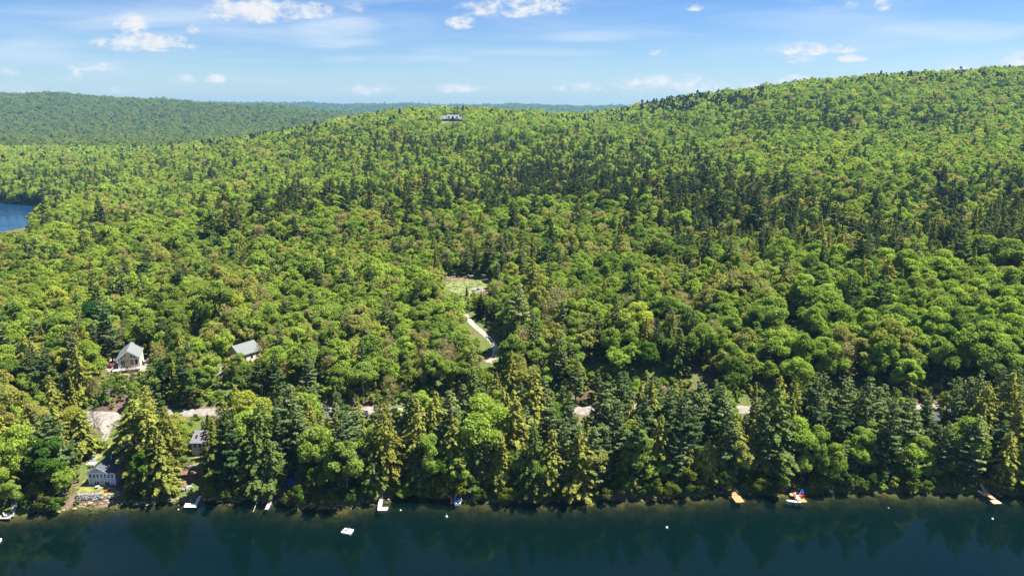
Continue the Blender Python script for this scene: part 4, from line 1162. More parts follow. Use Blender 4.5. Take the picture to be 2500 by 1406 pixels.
# slate blue cottage on the shore: a gable over most of the front and a lower lean-to on its right
zb = 2.3
Y0 = COT.y
wd = at(283.5, 1184, zb).x - COT.x
gw = wd * .80
ze = zat(215, 1154, Y0) - zb; zr = zat(238.6, 1139.5, Y0) - zb
Lr = min(max(at(276, 1104, zr + zb).y - Y0, 6), 16)
ct = house_root('cottage', 'slate blue two storey cottage with a grey roof and seven upper windows on the shore', (COT.x, COT.y, zb), R(0))
xm = gw * .47
MB().box(0, wd, 0, Lr, -.6, ze).build('wall', M['blue_siding'], ct)
MB().prism_y([(0.0, ze + .003), (gw, ze + .003), (xm, zr)], .02, Lr - .02).build('gable', M['blue_siding'], ct)
slab_roof('roof', ct, M['grey_shingle'], xm, -.5, zr, ze - .5 * (zr - ze) / xm, -.45, Lr + .3)
rb_ = slab_roof('roof', ct, M['grey_shingle'], xm, gw + .25, zr, ze - .25 * (zr - ze) / (gw - xm), -.45, Lr + .3)
slab_roof('lean_to_roof', ct, M['grey_shingle'], gw * .82, wd + .35, ze + .75, ze - .02, -.3, Lr + .2)
MB().bar((xm + 1.2, Lr * .62, zr - .7), (xm + 1.2, Lr * .62, zr + .7), .1).build('vent_pipe', M['white_paint'], rb_)
tr_ = MB().box(-.08, .12, -.06, .1, -.3, ze).box(wd - .12, wd + .08, -.06, .1, -.3, ze).box(0.12, wd - .12, -.06, .02, ze - .2, ze - .02)
tr_.build('corner_trim', M['white_paint'], ct)
mb = MB()
for (xa, za, xb, zb2) in ((-.5, ze - .5 * (zr - ze) / xm, xm, zr), (gw + .25, ze - .25 * (zr - ze) / (gw - xm), xm, zr)):
    mb.add([(xa, -.50, za - .16), (xb, -.50, zb2 - .16), (xb, -.50, zb2 + .1), (xa, -.50, za + .1), (xa, -.455, za - .16), (xb, -.455, zb2 - .16), (xb, -.455, zb2 + .1), (xa, -.455, za + .1)], [(0, 1, 2, 3), (7, 6, 5, 4), (3, 2, 6, 7), (0, 4, 5, 1), (1, 5, 6, 2), (0, 3, 7, 4)])
mb.build('barge_board', M['white_paint'], ct)
for k in range(7):
    x = wd * (.085 + .137 * k); window(ct, x - .27, x + .27, ze * .60, ze * .90)
window(ct, xm - .2, xm + .2, ze + (zr - ze) * .22, ze + (zr - ze) * .55, y=0)
window(ct, wd * .20, wd * .39, .12, ze * .35, mull=1, name='sliding_door', fw=.12)
window(ct, wd * .585, wd * .77, .12, ze * .35, mull=1, name='sliding_door', fw=.12)
MB().box(wd * .47, wd * .53, -.12, -.01, ze * .28, ze * .32).build('wall_lamp', M['black'], ct)
p = at(242, 1187, 2.5)
tb = tag(empty('patio_table', (p.x, p.y - .8, 2.3)), 'white patio table before the cottage doors', 'table')
MB().poly([(.6 * math.cos(a * .5236), .6 * math.sin(a * .5236)) for a in range(12)], .68, .74).build('table_top', M['step_grey'], tb)
for k in range(4): MB().bar((.4 * (-1) ** k, .4 * (-1) ** (k // 2), 0), (.4 * (-1) ** k, .4 * (-1) ** (k // 2), .68), .035).build('leg', M['white_paint'], tb)
# long steps from the parking area down to the cottage
pa, pb = ground(263, 1058), ground(225, 1127)
stp = tag(empty('long_steps', (pb.x, pb.y, pb.z)), 'long straight white steps between the gravel parking area and the slate blue cottage', 'steps')
d_ = pa - pb; n = 34; sx = Vector((d_.y, -d_.x, 0)).normalized() * .62
mb, mr = MB(), MB()
for i in range(n):
    c = d_ * (i / n); e = d_ * ((i + .52) / n); zz = d_.z * (i + .5) / n
    mb.poly([(c.x - sx.x, c.y - sx.y), (c.x + sx.x, c.y + sx.y), (e.x + sx.x, e.y + sx.y), (e.x - sx.x, e.y - sx.y)], zz + .22, zz + .30)
tr = mb.build('treads', M['step_grey'], stp); tr['kind'] = 'stuff'
for s_ in (-1.1, 1.1): MB().bar((sx.x * s_, sx.y * s_, .3), (d_.x + sx.x * s_, d_.y + sx.y * s_, d_.z + .3), .09, n=4).build('stringer', M['step_grey'], stp)
pl = ground(222, 1131)
tag(MB().poly([(pl.x - 1.0, pl.y - 1.3), (pl.x + 1.5, pl.y - 1.3), (pl.x + 1.5, pl.y + 1.0), (pl.x - 1.0, pl.y + 1.0)], pl.z - .3, pl.z + .2).build('landing', M['step_grey']), 'pale landing at the foot of the long steps', 'landing')
# retaining wall of pale stone, and the stone stair through it
def stone_mesh(r, seed):
    bm = bmesh.new(); bmesh.ops.create_icosphere(bm, subdivisions=1, radius=r); rr_ = random.Random(seed)
    for v in bm.verts:
        k = 1 + rr_.uniform(-.22, .22); v.co = Vector((v.co.x * k * 1.15, v.co.y * k * .95, v.co.z * k * .72))
    me = bpy.data.meshes.new('stone'); bm.to_mesh(me); bm.free(); return me
SM = {}
for nm in ('riprap', 'stone', 'shore_stone'):
    for k in range(4):
        me = stone_mesh(1.0, k + 3); me.materials.append(M[nm]); SM[(nm, k)] = me
def stone(nm, p, s, parent=None, name='stone'):
    o = link(name, SM[(nm, random.randrange(4))], parent)
    o.location = p; o.scale = (s, s, s); o.rotation_euler = (random.uniform(-.4, .4), random.uniform(-.4, .4), random.uniform(0, 6.28))
    return o
def wall_of(label, pts_px, n, rows, size, nm, depth=1.2, z=None, name='stone_wall'):
    P = [ground(a, b) if z is None else at(a, b, z) for a, b in pts_px]
    r_ = tag(empty(name, P[0]), label, 'stone wall')
    for j in range(rows):
        for i in range(n):
            f = (i + random.uniform(-.3, .3) + .5 * (j % 2)) / n * (len(P) - 1); f = min(max(f, 0), len(P) - 1.001); k = int(f)
            c = P[k].lerp(P[k + 1], f - k)
            s = size * random.uniform(.55, 1.35)
            y = c.y + j * depth / rows + random.uniform(-.3, .3); zz = Tz(c.x, y) if z is None else Tz(c.x, y)
            stone(nm, (c.x - P[0].x, y - P[0].y, zz + s * .25 + (.3 * j if name == 'stone_wall' else .1 * j) - P[0].z), s, r_)
wall_of('pale riprap wall holding the lawn below the slate blue cottage', [(188, 1217.5), (205, 1217), (230, 1217), (250, 1215)], 46, 3, .4, 'riprap', 1.0)
wall_of('shaded stone wall below the red canoe', [(264, 1212), (285, 1208), (305, 1206)], 14, 2, .42, 'stone', .9)
wall_of('curved stone wall around the little lawn of the pale grey roofed house', [(462, 1143), (480, 1143), (500, 1138), (514, 1130), (519, 1124)], 26, 2, .36, 'stone', .4)
wall_of('broken row of pale boulders along the back of the clearing', [(1086, 679), (1110, 677), (1140, 675), (1160, 677), (1192, 678)], 20, 1, .85, 'riprap', .8, name='boulder_row')
wall_of('rough stone wall at the head of the parking area', [(266, 1040), (280, 1036), (300, 1034)], 12, 2, .55, 'riprap', .9, name='boulder_row')
p0 = ground(170, 1150)
p = ground(254, 1222)
ss = tag(empty('stone_steps', (p.x, p.y, p.z)), 'grey stone steps through the riprap wall down to the water', 'steps')
for k in range(6):
    MB().box(-1.0 + random.uniform(-.1, .1), 1.0, k * .75, k * .75 + .9, k * .3 - .3, k * .3 + .1).build('step', M['concrete'], ss)
# shore stones: one scatter of small stones along the water's edge
bm = bmesh.new()
rs_ = random.Random(5)
for k in range(520):
    x = rs_.uniform(-128, -28) if rs_.random() < .8 else rs_.uniform(-28, 150)
    y = float(shore_y(x)) + rs_.gauss(-.2, .8); s = rs_.uniform(.12, .42)
    if rs_.random() < .06: s *= 1.8
    mt_ = Matrix.Translation((x, y, Tz(x, y) + s * .2)) @ Matrix.Rotation(rs_.uniform(0, 6.28), 4, 'Z') @ Matrix.Diagonal((s * 1.2, s, s * .6, 1))
    g_ = bmesh.ops.create_icosphere(bm, subdivisions=1, radius=1.0, matrix=mt_)
    for v in g_['verts']: v.co += Vector((rs_.uniform(-.2, .2), rs_.uniform(-.2, .2), rs_.uniform(-.1, .1))) * s
me = bpy.data.meshes.new('shore_stones'); bm.to_mesh(me); bm.free(); me.materials.append(M['shore_stone'])
tag(link('shore_stones', me), 'yellowish stones strewn along the edge of the lake', kind='stuff')
# stone pile in the clearing
p = ground(1168, 709)
sp_ = tag(empty('stone_pile', p), 'heap of grey stones on bare gravel in the clearing', 'stone pile')
for k in range(16):
    a = random.uniform(0, 6.28); d = random.uniform(0, 2.6)
    stone('stone', (d * 1.3 * math.cos(a), d * math.sin(a), .35 + (.5 if d < 1.2 else 0)), random.uniform(.4, .8), sp_)
for k, (a, b, s, lab) in enumerate([(1118, 700, .8, 'pale boulder in the grass at the middle of the clearing'), (1138, 752, .8, 'pale boulder in the brush above the head of the track'), (1114, 741, 1.0, 'pale rock among bushes between the clearing and the track'),
                                    (1213, 860, .9, 'grey boulder on the outer side of the track bend'), (1217, 866, .7, 'smaller grey boulder just below the one on the track bend'), (1216, 850, .8, 'grey boulder on the upper side of the track bend'), (462, 1194, 1.1, 'pale boulder at the water left of the white L shaped dock'), (448, 1197, .8, 'smaller pale boulder left of the one near the white L shaped dock')]):
    p = ground(a, b); o = stone('riprap' if k < 3 else 'stone', (p.x, p.y, p.z + s * .3), s, None, 'boulder'); tag(o, lab, 'boulder')

# gabled cabin with the grey green roof, cream front and raised deck
AZ = R(20.6)                                  # its ridge runs this far left of straight away
ux = Vector((math.cos(AZ), math.sin(AZ), 0)); uy = Vector((-math.sin(AZ), math.cos(AZ), 0))
zf = 15.6
fr = at(339, 902, zf)
wc = (fr - CAB).dot(ux)
hev = zat(288.5, 875.5, CAB.y) - zf
apw = CAB + ux * (wc * .5)
hap = zat(309.6, 856, apw.y) - zf
bk = at(319.4, 835.6, zf + hap)
Lc = min(max((bk - apw).dot(uy), 7.0), 13.0)
cb = house_root('gabled_cabin', 'cream gabled cabin with a grey green roof and a raised deck on the slope', (CAB.x, CAB.y, zf), AZ)
MB().box(0, wc, 0, Lc, -1.6, hev).build('wall', M['cream_siding'], cb)
MB().prism_y([(0, hev + .003), (wc, hev + .003), (wc / 2, hap)], .0, Lc).build('gable', M['cream_siding'], cb)
sl_ = (hap - hev) / (wc / 2)
slab_roof('roof', cb, M['green_shingle'], wc / 2, -.45, hap, hev - .45 * sl_, -.5, Lc + .4, .2)
slab_roof('roof', cb, M['green_shingle'], wc / 2, wc + .45, hap, hev - .45 * sl_, -.5, Lc + .4, .2)
mb = MB()
for s_ in (-1, 1):
    xe = wc / 2 + s_ * (wc / 2 + .45)
    za = hev - .45 * sl_
    mb.add([(xe, -.56, za - .3), (wc / 2, -.56, hap - .3), (wc / 2, -.56, hap + .08), (xe, -.56, za + .08), (xe, -.505, za - .3), (wc / 2, -.505, hap - .3), (wc / 2, -.505, hap + .08), (xe, -.505, za + .08)], [(0, 1, 2, 3), (7, 6, 5, 4), (3, 2, 6, 7), (0, 4, 5, 1), (1, 5, 6, 2), (0, 3, 7, 4)])
mb.box(-.06, .14, -.05, .06, -.4, hev - .3).box(wc - .14, wc + .06, -.05, .06, -.4, hev - .3)
mb.build('trim', M['white_paint'], cb)
for s_ in (-1, 1):
    xc = wc / 2 + s_ * wc * .155
    window(cb, xc - .42, xc + .42, hev * .98, hev * .98 + 1.0, y=0)
    for (xa, xb_, z0_, z1_, nm) in ((xc - s_ * .42, xc + s_ * .42, hev * .98 + 1.25, hev * .98 + 1.25 + .84 * sl_ * .75, 'a'), (xc + s_ * .75, xc + s_ * 1.75, hev * .98 - .15, hev * .98 + .75, 'b')):
        # raked panes under the roof slope: inner edge tall, outer edge low
        inn, outx = (xa, xb_) if nm == 'a' else (xa, xb_)
        tri = [(inn, z0_), (outx, z0_), (inn, z1_)]
        if s_ < 0: tri = [tri[1], tri[0], tri[2]]
        fr_ = MB().prism_y([(tri[0][0] - .08, tri[0][1] - .08), (tri[1][0] + .08, tri[1][1] - .08), (tri[2][0], tri[2][1] + .14)], -.05, -.012).build('raked_window', M['white_paint'], cb)
        MB().prism_y(tri, -.064, -.052).build('pane', M['glass'], fr_)
window(cb, wc * .14, wc * .33, .15, hev * .74, mull=1, name='sliding_door', fw=.14)
window(cb, wc * .58, wc * .72, .9, hev * .72, mull=0)
window(cb, wc * .80, wc * .92, .9, hev * .72, mull=0)
# windows of the right hand wall
side = [(.25, .4), (.6, .72)]
for a, b in side:
    f = MB().box(wc + .0, wc + .06, Lc * a - .1, Lc * b + .1, 1.0, 1.1).box(wc, wc + .06, Lc * a - .1, Lc * b + .1, 2.1, 2.2).box(wc, wc + .06, Lc * a - .1, Lc * a, 1.1, 2.1).box(wc, wc + .06, Lc * b, Lc * b + .1, 1.1, 2.1).build('window', M['white_paint'], cb)
    MB().box(wc - .01, wc + .03, Lc * a, Lc * b, 1.1, 2.1).build('pane', M['glass'], f)
dp = 2.6
dk = boards([(-1.9, -dp), (wc + .2, -dp), (wc + .2, -.07), (-1.9, -.07)], 9, -.12, .02, .08).build('deck', M['grey_deck'], cb)
boards([(-1.9, -.06), (-.06, -.06), (-.06, Lc * .7), (-1.9, Lc * .7)], 18, -.12, .02, .08).build('side_deck', M['grey_deck'], cb)
MB().box(-1.95, wc + .25, -dp - .1, -dp - .01, -.4, .0).build('deck_beam', M['post'], cb)
for k in range(6):
    x = -1.8 + (wc + 1.9) * k / 5; MB().box(x - .08, x + .08, -dp + .05, -dp + .21, -2.6, -.125).build('deck_post', M['white_paint'] if k % 2 else M['post'], cb)
mb = MB().bar((-1.85, -dp + .05, 1.0), (-1.85, Lc * .7, 1.0), .06)
for k in range(7): mb.bar((-1.85, -dp + .05 + (Lc * .7 + dp - .1) * k / 6, 0), (-1.85, -dp + .05 + (Lc * .7 + dp - .1) * k / 6, 1.0), .045)
mb.build('railing', M['white_paint'], cb)
def at_cabin(x, y, z): return CAB + ux * x + uy * y + Vector((0, 0, z))
for (x, y, nm, lab) in ((wc * .22, -1.6, 'grill', 'black barbecue grill on the cabin deck'),):
    p = at_cabin(x, y, .02); g_ = tag(empty('grill', p, AZ), lab, 'grill')
    sphere_part('lid', .42, 1.0, M['black'], g_, .7); MB().box(-.5, .5, -.3, .3, .7, .95).build('firebox', M['black'], g_)
    for k in range(4): MB().bar((.4 * (-1) ** k, .24 * (-1) ** (k // 2), 0), (.4 * (-1) ** k, .24 * (-1) ** (k // 2), .7), .03).build('leg', M['black'], g_)
for x, lab, m_ in ((wc * .42, 'dark chair left of the red seats on the cabin deck', 'black'), (wc * .58, 'red brown chair near the middle of the cabin deck', 'pink'), (wc * .85, 'red brown chair at the far end of the cabin deck', 'pink')):
    p = at_cabin(x, -1.3, .02)
    r_ = tag(empty('deck_chair', p, AZ), lab, 'chair', 'chairs on the cabin deck')
    MB().box(-.3, .3, -.3, .3, .36, .42).build('seat', M[m_], r_); MB().box(-.3, .3, .26, .32, .42, 1.05).build('backrest', M[m_], r_)
    for k in range(4): MB().bar((.25 * (-1) ** k, .25 * (-1) ** (k // 2), 0), (.25 * (-1) ** k, .25 * (-1) ** (k // 2), .36), .03).build('leg', M[m_], r_)
p = at_cabin(wc + .5, Lc - .4, -1.0)
tk = tag(empty('gas_tank', (p.x + 1.2, p.y, Tz(p.x + 1.2, p.y)), AZ), 'small white gas tank behind the right corner of the cabin', 'tank')
sphere_part('tank', .55, .6, M['white_paint'], tk, 1.1); MB().bar((0, 0, 1.1), (0, 0, 1.4), .12).build('valve_cap', M['black'], tk)

# house with the grey green roof in the trees
e0, e1 = at(566, 846, 22.5), at(620, 830, 22.5)
az2 = math.atan2(e1.y - e0.y, e1.x - e0.x)
L2 = (e1 - e0).length
h2 = house_root('woodland_house', 'half hidden pale house with a plain grey green roof above the trees', (e0.x, e0.y, 16.0), az2)
MB().box(.3, L2 - .3, -4.2, 4.2, -1.0, 3.6).build('wall', M['cream_siding'], h2)
MB().add([(.3, -4.2, 3.603), (.3, 4.2, 3.603), (.3, 0, 6.4), (L2 - .3, -4.2, 3.603), (L2 - .3, 4.2, 3.603), (L2 - .3, 0, 6.4)], [(0, 1, 2), (5, 4, 3), (0, 2, 5, 3), (1, 4, 5, 2), (0, 3, 4, 1)]).build('gable', M['cream_siding'], h2)
for s_ in (-1, 1):
    V = [(0, 0, 6.5), (L2, 0, 6.5), (L2, s_ * 4.7, 3.35), (0, s_ * 4.7, 3.35)]; V += [(x, y, z + .2) for x, y, z in V]
    MB().add(V, [(0, 1, 2, 3), (7, 6, 5, 4), (0, 4, 5, 1), (1, 5, 6, 2), (2, 6, 7, 3), (3, 7, 4, 0)]).build('roof', M['green_shingle'], h2)
for x in (L2 * .25, L2 * .55, L2 * .8): window(h2, x - .5, x + .5, 1.2, 2.5, y=-4.22)
# small house with the pale roof and two skylights
rl0 = zat(474, 1053, SML.y + 5)
s0 = house_root('small_house', 'small tan house with a pale grey roof and two skylights behind shore trees', (SML.x - .3, SML.y, 4.8), R(0))
ws = (at(508, 1112, 4.8).x - SML.x); he = zat(472, 1080, SML.y) - 4.8; hr = max(he + 2.0, zat(474, 1053.5, SML.y + 4.2) - 4.8)
MB().box(.3, ws, 0, 8.4, -1, he).build('wall', M['tan_siding'], s0)
MB().add([(.3, 0, he + .003), (.3, 8.4, he + .003), (.3, 4.2, hr - .1), (ws, 0, he + .003), (ws, 8.4, he + .003), (ws, 4.2, hr - .1)], [(0, 1, 2), (5, 4, 3), (0, 2, 5, 3), (1, 4, 5, 2), (0, 3, 4, 1)]).build('gable', M['tan_siding'], s0)
pit = (hr - he) / 4.2
rfs = []
for s_ in (-1, 1):
    V = [(0, 4.2, hr), (ws + .3, 4.2, hr), (ws + .3, 4.2 + s_ * 4.6, hr - 4.6 * pit), (0, 4.2 + s_ * 4.6, hr - 4.6 * pit)]; V += [(x, y, z + .16) for x, y, z in V]
    rfs.append(MB().add(V, [(0, 1, 2, 3), (7, 6, 5, 4), (0, 4, 5, 1), (1, 5, 6, 2), (2, 6, 7, 3), (3, 7, 4, 0)]).build('roof', M['lilac_shingle'], s0))
for xk in (ws * .28, ws * .68):
    V = [(xk - .3, 1.2, hr - 3.0 * pit + .17), (xk + .3, 1.2, hr - 3.0 * pit + .17), (xk + .3, 2.4, hr - 1.8 * pit + .17), (xk - .3, 2.4, hr - 1.8 * pit + .17)]; V += [(x, y, z + .1) for x, y, z in V]
    MB().add(V, [(0, 1, 2, 3), (7, 6, 5, 4), (0, 4, 5, 1), (1, 5, 6, 2), (2, 6, 7, 3), (3, 7, 4, 0)]).build('skylight', M['glass'], rfs[0])
for x in (ws * .3, ws * .62): window(s0, x - .4, x + .4, he * .62, he * .88, y=-.02)
# grey roof deep in the right hand trees
p = ground(2292, 1036)
c3 = house_root('tree_hidden_cabin', 'grey roofed cabin almost hidden in the trees above the red canoe', (p.x, p.y, p.z), R(-12), 'cabin')
MB().box(-3.5, 3.5, -2.6, 2.6, -.5, 2.7).build('wall', M['tan_siding'], c3)
for s_ in (-1, 1):
    V = [(-3.9, 0, 4.4), (3.9, 0, 4.4), (3.9, s_ * 3.1, 2.5), (-3.9, s_ * 3.1, 2.5)]; V += [(x, y, z + .15) for x, y, z in V]
    MB().add(V, [(0, 1, 2, 3), (7, 6, 5, 4), (0, 4, 5, 1), (1, 5, 6, 2), (2, 6, 7, 3), (3, 7, 4, 0)]).build('roof', M['grey_shingle'], c3)
window(c3, -1.6, -.6, 1.0, 2.1, y=-2.62); window(c3, .8, 1.8, 1.0, 2.1, y=-2.62)
# long hilltop house: main block with a central gable and two dormers, lower wings either side
hk = 1390.0 / FPX * 1.03
h4 = house_root('hilltop_house', 'long dark house with pale grey roofs, a central gable and two dormers on the hilltop', (HILL.x, HILL.y, HILL.z), R(0), 'house')
def hx(px_): return (px_ - 1103) * hk
def hz_(py_): return max(.5, (296.5 - py_) * hk * 1.0)
def block(x0, x1, hev_, hrd, y0, y1, nm, roofm):
    MB().box(x0, x1, y0, y1, -4, hev_).build(nm + 'wall', M['dark_siding'], h4)
    ym = (y0 + y1) / 2; k = (hrd - hev_) / (ym - y0)
    for s_ in (-1, 1):
        V = [(x0 - .8, ym, hrd), (x1 + .8, ym, hrd), (x1 + .8, ym + s_ * (ym - y0 + .9), hev_ - .9 * k), (x0 - .8, ym + s_ * (ym - y0 + .9), hev_ - .9 * k)]; V += [(x, y, z + .4) for x, y, z in V]
        MB().add(V, [(0, 1, 2, 3), (7, 6, 5, 4), (0, 4, 5, 1), (1, 5, 6, 2), (2, 6, 7, 3), (3, 7, 4, 0)]).build(nm + 'roof', roofm, h4)
    MB().add([(x0, y0, hev_ + .01), (x0, y1, hev_ + .01), (x0, ym, hrd), (x1, y0, hev_ + .01), (x1, y1, hev_ + .01), (x1, ym, hrd)], [(0, 1, 2), (5, 4, 3), (0, 2, 5, 3), (1, 4, 5, 2), (0, 3, 4, 1)]).build(nm + 'gable', M['dark_siding'], h4)
block(hx(1092), hx(1119.5), 5.8, 12.4, 0, 13, '', M['metal_roof'])
block(hx(1076), hx(1091), 5.2, 11.2, 1, 12, 'wing_', M['metal_roof'])
block(hx(1120.5), hx(1129.5), 4.2, 9.0, 2, 12, 'wing_', M['green_shingle'])
for x_, w_, z0_, zt_, y_ in ((hx(1105.5), hx(1112.5) - hx(1105.5), 5.0, 11.0, -1.6), (hx(1096.5), 3.6, 7.2, 10.4, .3), (hx(1115), 3.6, 7.2, 10.4, .3)):
    nm = 'central_gable' if w_ > 4 else 'dormer'
    g4 = MB().prism_y([(x_ - w_ / 2, z0_ - (5 if w_ > 4 else 0)), (x_ + w_ / 2, z0_ - (5 if w_ > 4 else 0)), (x_ + w_ / 2, z0_ + .8), (x_, zt_), (x_ - w_ / 2, z0_ + .8)], y_, 6.4).build(nm, M['dark_siding'], h4)
    if w_ < 4: MB().box(x_ - .8, x_ + .8, y_ - .1, y_ - .02, z0_ + .2, z0_ + 1.6).build('pane', M['glass'], g4)
for x_ in (hx(1095), hx(1100), hx(1110.5), hx(1116), hx(1080), hx(1086)): window(h4, x_ - 1.0, x_ + 1.0, 1.2, 3.6, y=-.02 if x_ > hx(1091.5) else .98, fw=.25)
# far houses by the foot of the distant hill
for px_, py_, w_, lab in ((234, 342.5, 12, 'tiny white house, left of two at the foot of the distant hill'), (252, 342, 16, 'tiny white house, right of two at the foot of the distant hill')):
    Yf = 2150.0; x_ = ratio(px_, py_)[0] * Yf; z_ = zat(px_, py_ + 1.5, Yf)
    hf = house_root('distant_house', lab, (x_, Yf, z_), R(15))
    MB().box(-w_ / 2, w_ / 2, 0, 9, -14, 5).build('wall', M['white_paint'], hf)
    MB().add([(-w_ / 2 - .5, -.5, 5.01), (w_ / 2 + .5, -.5, 5.01), (w_ / 2 + .5, 9.5, 5.01), (-w_ / 2 - .5, 9.5, 5.01), (-w_ / 2 - .5, 4.5, 8.5), (w_ / 2 + .5, 4.5, 8.5)], [(0, 1, 5, 4), (2, 3, 4, 5), (1, 2, 5), (3, 0, 4), (3, 2, 1, 0)]).build('roof', M['lilac_shingle'], hf)

# ---------------------------------------------------------------- vehicles, tarpaulins, poles
def car(px_, py_, rz, paint, label, bed=False):
    p = ground(px_, py_); p.z += .16
    r_ = tag(empty('parked_car', p, rz), label, 'car')
    prof = [(-2.2, .35), (2.15, .35), (2.2, .75), (1.25, .95), (.65, 1.5), (-1.2, 1.52), (-2.0, 1.0), (-2.25, .85)]
    mb = MB(); V = []
    n = len(prof)
    for s_ in (-1, 1):
        for (y, z) in prof: V.append((s_ * (.86 if z < 1.2 else .68), y, z))
    mb.add(V, [tuple(range(n)), tuple(range(2 * n - 1, n - 1, -1))] + [((i + 1) % n, i, n + i, n + (i + 1) % n) for i in range(n)]).build('body', paint, r_)
    for s_ in (-1, 1):
        MB().add([(s_ * .845, 1.05, 1.0), (s_ * .845, -1.75, 1.02), (s_ * .70, -1.15, 1.44), (s_ * .70, .6, 1.44), (s_ * .87, 1.05, 1.0), (s_ * .87, -1.75, 1.02), (s_ * .725, -1.15, 1.44), (s_ * .725, .6, 1.44)], [(0, 1, 2, 3), (7, 6, 5, 4), (0, 4, 5, 1), (1, 5, 6, 2), (2, 6, 7, 3), (3, 7, 4, 0)]).build('side_window', M['glass'], r_)
        for y in (-1.4, 1.35):
            wh = MB().bar((s_ * .66, y, .33), (s_ * .9, y, .33), .34, n=12).build('wheel', M['black'], r_)
            MB().bar((s_ * .89, y, .33), (s_ * .92, y, .33), .18, n=10).build('rim', M['metal'], wh)
        MB().box(s_ * .6 - .16, s_ * .6 + .16, 2.16, 2.23, .58, .72).build('headlight', M['white_gel'], r_)
    MB().add([(-.6, 1.16, 1.0), (.6, 1.16, 1.0), (.56, .72, 1.44), (-.56, .72, 1.44), (-.6, 1.2, 1.02), (.6, 1.2, 1.02), (.56, .76, 1.46), (-.56, .76, 1.46)], [(0, 1, 2, 3), (7, 6, 5, 4), (0, 4, 5, 1), (1, 5, 6, 2), (2, 6, 7, 3), (3, 7, 4, 0)]).build('windscreen', M['glass'], r_)
car(266, 897, R(70), M['maroon'], 'dark red car parked on the yard left of the cabin deck')
car(893, 1015, R(12), M['navy_car'], 'dark car parked at the edge of the gravel road')
p = ground(253, 899)
tl = tag(empty('utility_trailer', (p.x, p.y, p.z + .15), R(78)), 'low grey utility trailer left of the dark red car', 'trailer')
MB().box(-.9, .9, -1.6, 1.6, .5, .58).build('bed', M['grey_deck'], tl)
for s_ in (-1, 1):
    MB().box(s_ * .9 - .04, s_ * .9 + .04, -1.6, 1.6, .585, .9).build('side_rail', M['metal'], tl)
    MB().bar((s_ * .95, 0, .33), (s_ * 1.15, 0, .33), .32, n=12).build('wheel', M['black'], tl)
MB().bar((0, 1.6, .5), (0, 2.7, .45), .05).build('drawbar', M['metal'], tl)
def tarp(name, px_, py_, w_, d_, h_, m_, label):
    p = ground(px_, py_); r_ = tag(empty(name, p), label, 'tarpaulin')
    V, F = [], []
    for j in range(7):
        for i in range(9):
            u_, v_ = i / 8 - .5, j / 6 - .5
            V.append((u_ * w_, v_ * d_, max(.06, h_ * (1 - abs(v_) * 1.7) * (1 - (2 * u_) ** 6 * .9) + random.uniform(-.08, .08))))
    for j in range(6):
        for i in range(8): a = j * 9 + i; F.append((a, a + 1, a + 10, a + 9))
    k = len(V); V += [(x, y, z - .05) for x, y, z in V]; F += [tuple(q + k for q in f[::-1]) for f in F]
    MB().add(V, F).build('sheet', m_, r_, smooth=True)
    for i in range(4): MB().bar((w_ * .46 * (-1) ** i, d_ * .4 * (-1) ** (i // 2), .02), (w_ * .46 * (-1) ** i, d_ * .4 * (-1) ** (i // 2), .5), .04).build('stake', M['post'], r_)
tarp('tarpaulin', 705, 1179, 3.6, 2.6, 1.7, M['tarp_blue'], 'bright blue tarpaulin over a low heap in the shade above the grey plank dock')
tarp('tarpaulin', 147, 904, 3.0, 2.4, 1.0, M['tarp_teal'], 'teal tarpaulin among the trees left of the cabin')
for bx, by, tp, lab in ((270, 991, 43, 'weathered utility pole below the cabin, the taller of two'), (305, 980, 18, 'weathered utility pole below the cabin, the shorter of two')):
    p = ground(bx, by); y0 = project(p.x, p.y, p.z)[1]; h = 2.0
    for _ in range(10): h *= tp / max(1, y0 - project(p.x, p.y, p.z + h)[1])
    u_ = tag(empty('utility_pole', p, R(15)), lab, 'utility pole', 'utility poles below the cabin')
    MB().bar((0, 0, -.5), (0, 0, h), .15, .11).build('pole', M['pole'], u_)
    ca_ = MB().box(-1.0, 1.0, -.07, .07, h - .75, h - .6).build('crossarm', M['pole'], u_)
    for x_ in (-.9, -.45, .45, .9): MB().bar((x_, 0, h - .6), (x_, 0, h - .4), .05).build('insulator', M['white_gel'], ca_)
# pale log lying from the bank into the water
a_, b_ = at(634, 1206, .9), at(618, 1249, .05)
lg = tag(MB().bar(a_, b_, .16, .09, 8).build('fallen_log', M['pale_bark']), 'pale fallen log reaching into the lake left of the grey plank dock', 'log')
DOCK_ENDS = [(487, 1206), (667, 1205), (928, 1216), (1102, 1214), (1780, 1192), (1933, 1195), (2400, 1196), (2021, 1190), (40, 1236), (1116, 1210), (254, 1220)]
import re

